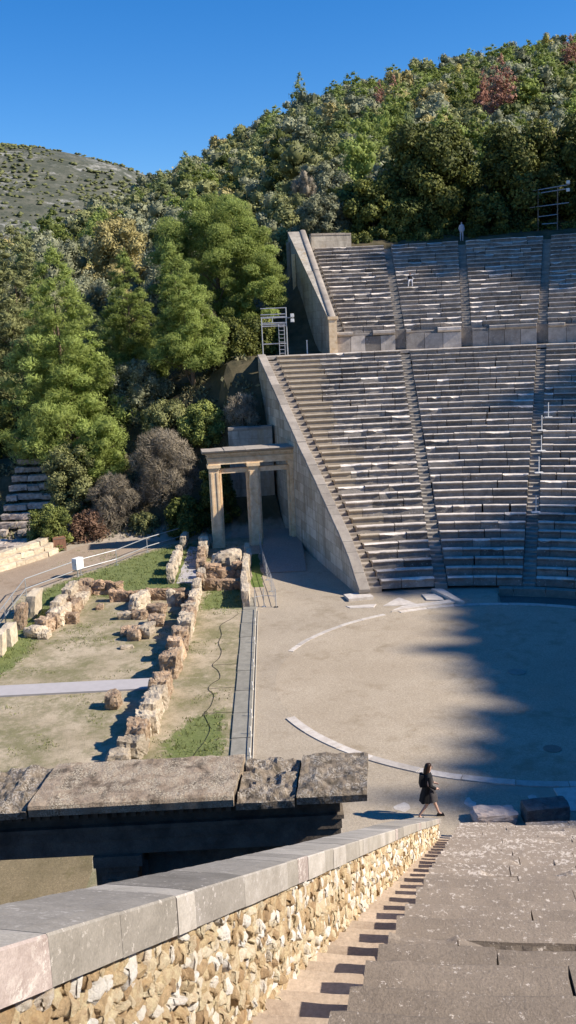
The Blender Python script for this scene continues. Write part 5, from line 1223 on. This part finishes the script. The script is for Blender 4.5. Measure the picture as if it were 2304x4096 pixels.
# --- hillside: prototypes, then copies
def proto(name, lobes, n, l, w, mat, seed, up=.3, fill=.8, core=.74):
    V, F, T = leaves(lobes, n, l, w, seed, up, fill, core=core); return mesh_np(name, V, F, mat, T, link=False)
def variants(name, mk, k, mat, n, l, w, core=.74): return [proto(name, mk(i), n, l, w, mat, 300+i*7+hash_(name) % 50, .3, .8 if core > .6 else .6, core) for i in range(k)]
PR = {
 'olive': variants('olive_bush', lambda i: lobes_round(1, 1.7, 10, i, .0, .38, 1.0, .35), 5, L['olive'], 1500, .12, .06),
 'maquis': variants('green_bush', lambda i: lobes_round(1, 1.6, 10, i+20, .0, .38, 1.0, .35), 5, L['maquis'], 1500, .12, .07),
 'oak': variants('oak_bush', lambda i: lobes_round(1, 1.7, 12, i+40, .0, .36, .9, .3), 3, L['oak'], 1500, .115, .085),
 'cone': variants('conifer', lambda i: [(x[0], x[1], x[2], x[3]*1.2, x[4]*1.2, x[5]*1.6) for x in lobes_cone(1, 3.0, 24, i+60, .02, .7, .34, irregular=.4)], 4, L['pine2'], 2800, .13, .05, .5),
 'bright': variants('bright_conifer', lambda i: [(x[0], x[1], x[2], x[3]*1.2, x[4]*1.2, x[5]*1.7) for x in lobes_cone(1.1, 2.7, 20, i+80, .02, .55, .36, irregular=.45)], 4, L['pine'], 2800, .13, .055, .5),
 'red': variants('dead_conifer', lambda i: [(x[0], x[1], x[2], x[3]*1.1, x[4]*1.1, x[5]*1.6) for x in lobes_cone(1, 3.2, 28, i+90, .02, .6, .30, irregular=.5)], 2, L['red'], 3200, .12, .05, .45),
 'yellow': variants('yellow_tree', lambda i: lobes_round(1, 2.6, 12, i+95, .0, .36, 1, .3), 2, L['yellow'], 1500, .12, .08),
 'tan': variants('ochre_tree', lambda i: lobes_round(1, 1.6, 12, i+97, .0, .36, 1, .3), 2, L['tan'], 1500, .12, .08),
 'dry': variants('bare_tree', lambda i: lobes_round(1, 2.0, 12, i+99, .0, .36, 1, .3), 1, L['dry'], 1300, .3, .02),
}
def hill_tree(name, kind, x, y, R_, H_, label, cat, group=None, v=0):
    me = PR[kind][v % len(PR[kind])]; o = bpy.data.objects.new(name, me); C.objects.link(o)
    nat = {'olive': 1.7, 'maquis': 1.6, 'oak': 1.7, 'cone': 3.0, 'bright': 2.7, 'red': 3.2, 'yellow': 2.6, 'tan': 1.6, 'dry': 2.0}[kind]
    o.location = (x, y, terrain(x, y)-.25); o.scale = (R_, R_, H_/nat); o.rotation_euler = (0, 0, rnd.uniform(0, 6.28)); return tag(o, label, cat, group)
special = [
 ('dead_conifer', 'red', -145, 34.0, 3.1, 10.0, 'largest rust red dead conifer high on the wooded hill'), ('dead_conifer', 'red', -156, 33.2, 1.5, 6.0, 'small rust red conifer left of the largest red one'),
 ('dead_conifer', 'red', -180, 16.6, 1.6, 7.6, 'left one of two slim rust red conifers in the middle of the hill'), ('dead_conifer', 'red', -172, 18.6, 1.8, 7.6, 'right one of two slim rust red conifers in the middle of the hill'),
 ('dead_conifer', 'red', -190, 60.0, 2.6, 8.0, 'rust red conifer at the right edge of the photo'),
 ('yellow_tree', 'yellow', -236, 67.5, 2.6, 8.5, 'bright yellow tree near the hilltop at the right'), ('yellow_tree', 'yellow', -228, 42.5, 2.2, 6.4, 'small yellow orange tree left of the bright yellow one'),
 ('ochre_tree', 'tan', -98, 29.0, 3.6, 4.4, 'ochre leaved tree above the right hand oaks'),
 ('conifer', 'bright', -86, 2.6, 3.0, 8.8, 'pointed light green conifer in the centre above the oaks'), ('conifer', 'cone', -118, 13.6, 1.8, 8.2, 'slim pointed conifer right of the pointed central one'),
 ('conifer', 'cone', -148, 5.8, 2.2, 7.6, 'pointed conifer upper left of the central one'), ('conifer', 'bright', -133, 11.6, 1.8, 7.0, 'pointed conifer under the two slim red ones'),
 ('conifer', 'cone', -262, 3.5, 3.3, 12.5, 'lone spiky conifer standing up on the skyline'), ('bare_tree', 'dry', -81, -4.2, 1.5, 4.0, 'leafless grey tree above the tall upper wall')]
placed = []
for i, (nm, kd, x, y, R_, H_, lb) in enumerate(special):
    hill_tree(nm, kd, x, y, R_, H_, lb, 'tree', None, i); placed.append((x, y, R_*.8))
g = random.Random(77); cand = []
def kind_at(x, y):
    u = g.random(); hi = min(1, max(0, (-x-110)/110.))
    if y > 5 and u < .18+.25*hi: return 'bright'
    if u < .16+.22*hi*(1 if y > -10 else .2): return 'cone' if g.random() < .6 else 'bright'
    if u < .46+.1*hi: return 'maquis'
    if u < .58: return 'oak'
    return 'olive' if g.random() < .86 else 'tan'
for it in range(26000):
    d = 97+(310-97)*g.random()**.62; lat = g.uniform(-.36, .36); x = 37.5-d; y = -9.45+d*lat+.0127*d
    if x > -64 or (x > -74 and y > -16) and (x > -66): continue
    if math.hypot(x, y) < 66 and y > -3: continue
    R_ = g.uniform(1.6, 3.5)*(1+.3*(-x-60)/200)
    if any((x-a)**2+(y-b)**2 < ((R_+c)*.70)**2 for a, b, c in cand[-1400:]+placed): continue
    cand.append((x, y, R_))
cam_ = Vector((37.5, -9.45))
def hides(c):
    for sx, sy, sr in ((q_[2], q_[3], q_[4]) for q_ in special):
        d = Vector((sx, sy))-cam_; L_ = d.length; v = Vector((c[0], c[1]))-cam_; t = v.dot(d)/L_; lat = abs(v.x*d.y-v.y*d.x)/L_
        if L_-13 < t < L_ and lat < c[2]*.8+sr*.6: return True
    return False
cand = [c for c in cand if not hides(c)]
cand.sort(key=lambda c: -c[0])
GL = {'olive': ('olive_bush', 'silvery olive bush growing on the wooded hillside', 'silvery olives on the hillside'), 'maquis': ('green_bush', 'mid green bush growing on the wooded hillside', 'green bushes on the hillside'),
 'oak': ('oak_bush', 'dark green oak bush growing on the wooded hillside', 'dark oak bushes on the hillside'), 'cone': ('conifer', 'small blue green conifer growing on the wooded hillside', 'blue green conifers on the hillside'),
 'bright': ('conifer', 'small bright green conifer growing on the wooded hillside', 'bright green conifers on the hillside'), 'tan': ('ochre_tree', 'small ochre leaved tree growing on the wooded hillside', 'ochre trees on the hillside')}
far_parts = {}; nq = {}; fv = {}
for i, (x, y, R_) in enumerate(cand):
    kd = kind_at(x, y); nat = {'olive': 1.7, 'maquis': 1.6, 'oak': 1.7, 'cone': 3.0, 'bright': 2.7, 'tan': 1.6}[kd]
    if kd in ('cone', 'bright'): R_ *= .92; H_ = R_*g.uniform(1.8, 2.5)*(.8 if x < -225 else 1)
    else: H_ = R_*g.uniform(1.25, 1.75)
    if i < 260:
        nm, lb, gr = GL[kd]; hill_tree(nm, kd, x, y, R_, H_, lb, 'tree' if 'bush' not in nm else 'bush', gr, i)
    else: far_parts.setdefault(kd, []).append((x, y, R_, H_, nat))
for kd, lst in far_parts.items():
    Vs = []; Fs = []; Ts = []; off = 0
    for i, (x, y, R_, H_, nat) in enumerate(lst):
        me = PR[kd][i % len(PR[kd])]
        if not hasattr(hill_tree, 'c'): hill_tree.c = {}
        if me.name not in hill_tree.c:
            v = np.empty(len(me.vertices)*3, np.float32); me.vertices.foreach_get('co', v); fl = np.empty(len(me.loops), np.int32); me.loops.foreach_get('vertex_index', fl); fv[me.name] = fl.reshape(-1, 4); nq[me.name] = int((np.abs(np.diff(fv[me.name][:, 0])) == 4).sum())+1; t = np.empty(len(me.polygons), np.float32); me.attributes['tint'].data.foreach_get('value', t); hill_tree.c[me.name] = (v.reshape(-1, 3), t)
        v, t = hill_tree.c[me.name]; nf = len(t); nc = nq[me.name]; keep = (np.arange(nf) % 2 == i % 2) | (np.arange(nf) >= nc); vv = v[fv[me.name]][keep]; cc = vv.mean(1, keepdims=True); sc_ = np.where((np.arange(nf) >= nc)[keep], 1.0, 1.35)[:, None, None]; vv = cc+(vv-cc)*sc_
        a = g.uniform(0, 6.28); ca, sa = math.cos(a), math.sin(a); vv = np.stack([vv[..., 0]*ca-vv[..., 1]*sa, vv[..., 0]*sa+vv[..., 1]*ca, vv[..., 2]], -1)*np.array([R_, R_, H_/nat])+np.array([x, y, terrain(x, y)-.25])
        Vs.append(vv.reshape(-1, 3)); n4 = len(vv); Fs.append(np.arange(4*n4).reshape(-1, 4)+off); off += 4*n4; Ts.append(np.clip(t[keep]+g.gauss(0, .16), 0, 1))
    o = mesh_np('far_woodland', np.concatenate(Vs), np.concatenate(Fs), PR[kd][0].materials[0], np.concatenate(Ts)); tag(o, 'distant %s covering the upper slopes of the hill' % {'olive': 'silvery olive scrub', 'maquis': 'mid green scrub', 'oak': 'dark oak scrub', 'cone': 'blue green conifers', 'bright': 'bright green conifers', 'tan': 'ochre bushes'}[kd], 'woodland', None, 'stuff')
# --- tall pines on the rim outside the frame; they throw the shade on orchestra and seats
sh = [(60.5, 48.2, 2.6), (67.9, 52.6, 1.2), (70.2, 50.9, 2.2), (73.2, 51.0, 2.2), (77.6, 51.3, 2.2), (80.4, 52.9, 2.0), (83.3, 51.6, 2.2), (86.4, 51.8, 2.4), (89.6, 54.8, 2.6), (92.0, 54.2, 1.9), (94.3, 51.4, 1.3), (106.2, 52.4, 2.2), (109, 49.8, 1.6), (127, 49.2, 2.0), (130, 50.5, 2.2), (133.4, 57.5, 2.8), (137.2, 54.5, 3.0)]
P1 = None
for i, (az, top, R_) in enumerate(sh):
    a = math.radians(az); x, y = 64*math.cos(a), 64*math.sin(a); z0_ = gz(x, y); H_ = top-z0_
    if P1 is None:
        V, F, T = leaves(lobes_cone(3.4, 30, 110, 205, .25, .36, .32, irregular=.35), 14000, .65, .26, 9, .1, .3); P1 = mesh_np('crown', V, F, L['pine'], T, link=False); TK = trunk_mb(27, .3, 3).build('trunk', M['trunk']); tk = TK.data; bpy.data.objects.remove(TK)
    e = empty('tall_pine', (x, y, z0_), i*.7, 'tall pine on the rim to the right of the frame', 'pine tree', 'tall pines of the rim outside the frame')
    for nm, me in (('crown', P1), ('trunk', tk)):
        o = bpy.data.objects.new(nm, me); C.objects.link(o); o.parent = e; o.scale = (R_/1.9, R_/1.9, H_/30)
for i, az in enumerate([56, 58.5, 61, 63.2, 65.4, 67.5, 69.6, 71.6, 74, 76.2, 78.4, 80.5, 82.6, 85, 87.2, 89.4, 91.4, 93]+[104, 108]+list(range(128, 152, 4))):
    a = math.radians(az); x, y = 62.5*math.cos(a), 62.5*math.sin(a); z0_ = gz(x, y)
    e = empty('tall_pine', (x, y, z0_), i*1.1, None, 'pine tree', 'lower pines of the rim outside the frame'); e['label'] = 'lower dense pine on the rim to the right of the frame'
    top = (47.6 if az < 66.5 else 49.6 if az < 77.5 else 50.3 if az < 86 else 49.6 if az < 92 else 48) if az < 96 else (44 if az < 112 else 46.5)
    for nm, me in (('crown', P1), ('trunk', tk)):
        o = bpy.data.objects.new(nm, me); C.objects.link(o); o.parent = e; o.scale = (1.35, 1.35, (top-z0_)/30)
nu = 7; uu, vv = np.meshgrid(np.arange(nu)*2*np.pi/nu, np.linspace(.08, .62, 4)*np.pi); sph = np.stack([np.cos(uu)*np.sin(vv), np.sin(uu)*np.sin(vv), np.cos(vv)], -1).reshape(-1, 3)
sq = np.array([[r_*nu+c_, r_*nu+(c_+1) % nu, (r_+1)*nu+(c_+1) % nu, (r_+1)*nu+c_] for r_ in range(3) for c_ in range(nu)]); gs = np.random.default_rng(12); VV = []; FF = []; TT = []
for it in range(8000):
    x = gs.uniform(-1000, -420); y = -9.45+(37.5-x)*gs.uniform(-.40, -.06)
    if noise.noise(Vector((x*.008, y*.012, 2)))+.5*noise.noise(Vector((x*.03, y*.03, 5))) < gs.uniform(-.3, .7): continue
    R_ = gs.uniform(.7, 2.2); VV.append(sph*np.array([R_, R_, R_*.55])*(1+.3*gs.normal(size=(len(sph), 1)))+np.array([x, y, terrain(x, y)-.2])); FF.append(sq+len(sph)*(len(VV)-1)); TT.append(np.full(len(sq), np.clip(gs.normal(.15, .2), 0, 1)))
o = mesh_np('hill_scrub', np.concatenate(VV), np.concatenate(FF), L['maquis'], np.concatenate(TT)*.5); tag(o, 'dark low scrub dotted over the bare far hill', 'scrub', None, 'stuff')
# small grass tufts and weeds among the ruins
g3 = np.random.default_rng(5); nT = 5200; Vv = []; Tt = []
xs_ = g3.uniform(-28, 9, nT); ys_ = g3.uniform(-24, -11.6, nT); keep = []
for x, y in zip(xs_, ys_):
    d_ = min(pdist(x, y, P) for P in LAWNS); ok = d_ < .2 or noise.noise(Vector((x*.5, y*.5, 3)))+.5*noise.noise(Vector((x*1.9, y*1.9, 8))) > .25
    if ok and not (-1.35 < x < -.05 and y < -14.6): keep.append((x, y, .10 if d_ < 0 else .06))
for x, y, h in keep:
    for q in range(5):
        a = g3.uniform(0, 6.28); rx, ry = x+g3.normal(0, .10), y+g3.normal(0, .10); hh = h*g3.uniform(.4, 1.2); c_, s_ = math.cos(a)*.02, math.sin(a)*.02; lx, ly = g3.normal(0, .03, 2)
        Vv.append([(rx-c_, ry-s_, .003), (rx+c_, ry+s_, .003), (rx+lx+c_*.3, ry+ly+s_*.3, hh), (rx+lx-c_*.3, ry+ly-s_*.3, hh)]); Tt.append(g3.random())
Vv = np.array(Vv).reshape(-1, 3); L['grass'] = leaf_mat('grass_blades', (.09, .12, .03), (.26, .27, .10)); o = mesh_np('grass', Vv, np.arange(len(Vv)).reshape(-1, 4), L['grass'], np.array(Tt)); tag(o, 'short green grass and weeds growing between the ruins', 'grass', None, 'stuff')
# ------------------------------------------------------------------ camera, light, sky
cam = bpy.data.cameras.new('camera'); co = bpy.data.objects.new('camera', cam); C.objects.link(co); bpy.context.scene.camera = co
cam.sensor_fit = 'VERTICAL'; cam.sensor_height = 36; cam.lens = 34.28; cam.clip_end = 9000; cam.clip_start = .05
yaw, pitch, roll = .0126889, -.1817229, -.0459171
f = Vector((-math.cos(yaw)*math.cos(pitch), math.sin(yaw)*math.cos(pitch), math.sin(pitch)))
r = f.cross(Vector((0, 0, 1))).normalized(); u = r.cross(f); c, s = math.cos(roll), math.sin(roll)
rr, uu = r*c+u*s, u*c-r*s
Mx = Matrix((rr, uu, -f)).transposed().to_4x4(); Mx.translation = Vector((37.543, -9.45, 13.96)); co.matrix_world = Mx
S = Vector((.27, 1.27, 1.0)).normalized()
sd = bpy.data.lights.new('sun', 'SUN'); sd.energy = 5.0; sd.angle = math.radians(.9); sd.color = (1, .91, .79)
so = bpy.data.objects.new('sun', sd); C.objects.link(so); so.rotation_euler = S.to_track_quat('Z', 'Y').to_euler(); so.location = (20, 60, 90)
sc = bpy.context.scene; w = bpy.data.worlds.new('World'); sc.world = w; w.use_nodes = True
bg = w.node_tree.nodes['Background']; sk = w.node_tree.nodes.new('ShaderNodeTexSky'); sk.sky_type = 'NISHITA'; sk.sun_disc = False
sk.sun_elevation = math.asin(S.z); sk.sun_rotation = math.atan2(S.x, S.y); sk.altitude = 300; sk.air_density = 1.0; sk.dust_density = .1; sk.ozone_density = 4.0
hs = w.node_tree.nodes.new('ShaderNodeHueSaturation'); hs.inputs['Saturation'].default_value = 1.36; hs.inputs['Hue'].default_value = .508; hs.inputs['Value'].default_value = 1.12; w.node_tree.links.new(sk.outputs[0], hs.inputs['Color']); w.node_tree.links.new(hs.outputs[0], bg.inputs['Color']); bg.inputs['Strength'].default_value = .091
sc.view_settings.view_transform = 'Standard'; sc.view_settings.look = 'None'; sc.view_settings.exposure = .69; sc.view_settings.gamma = 1
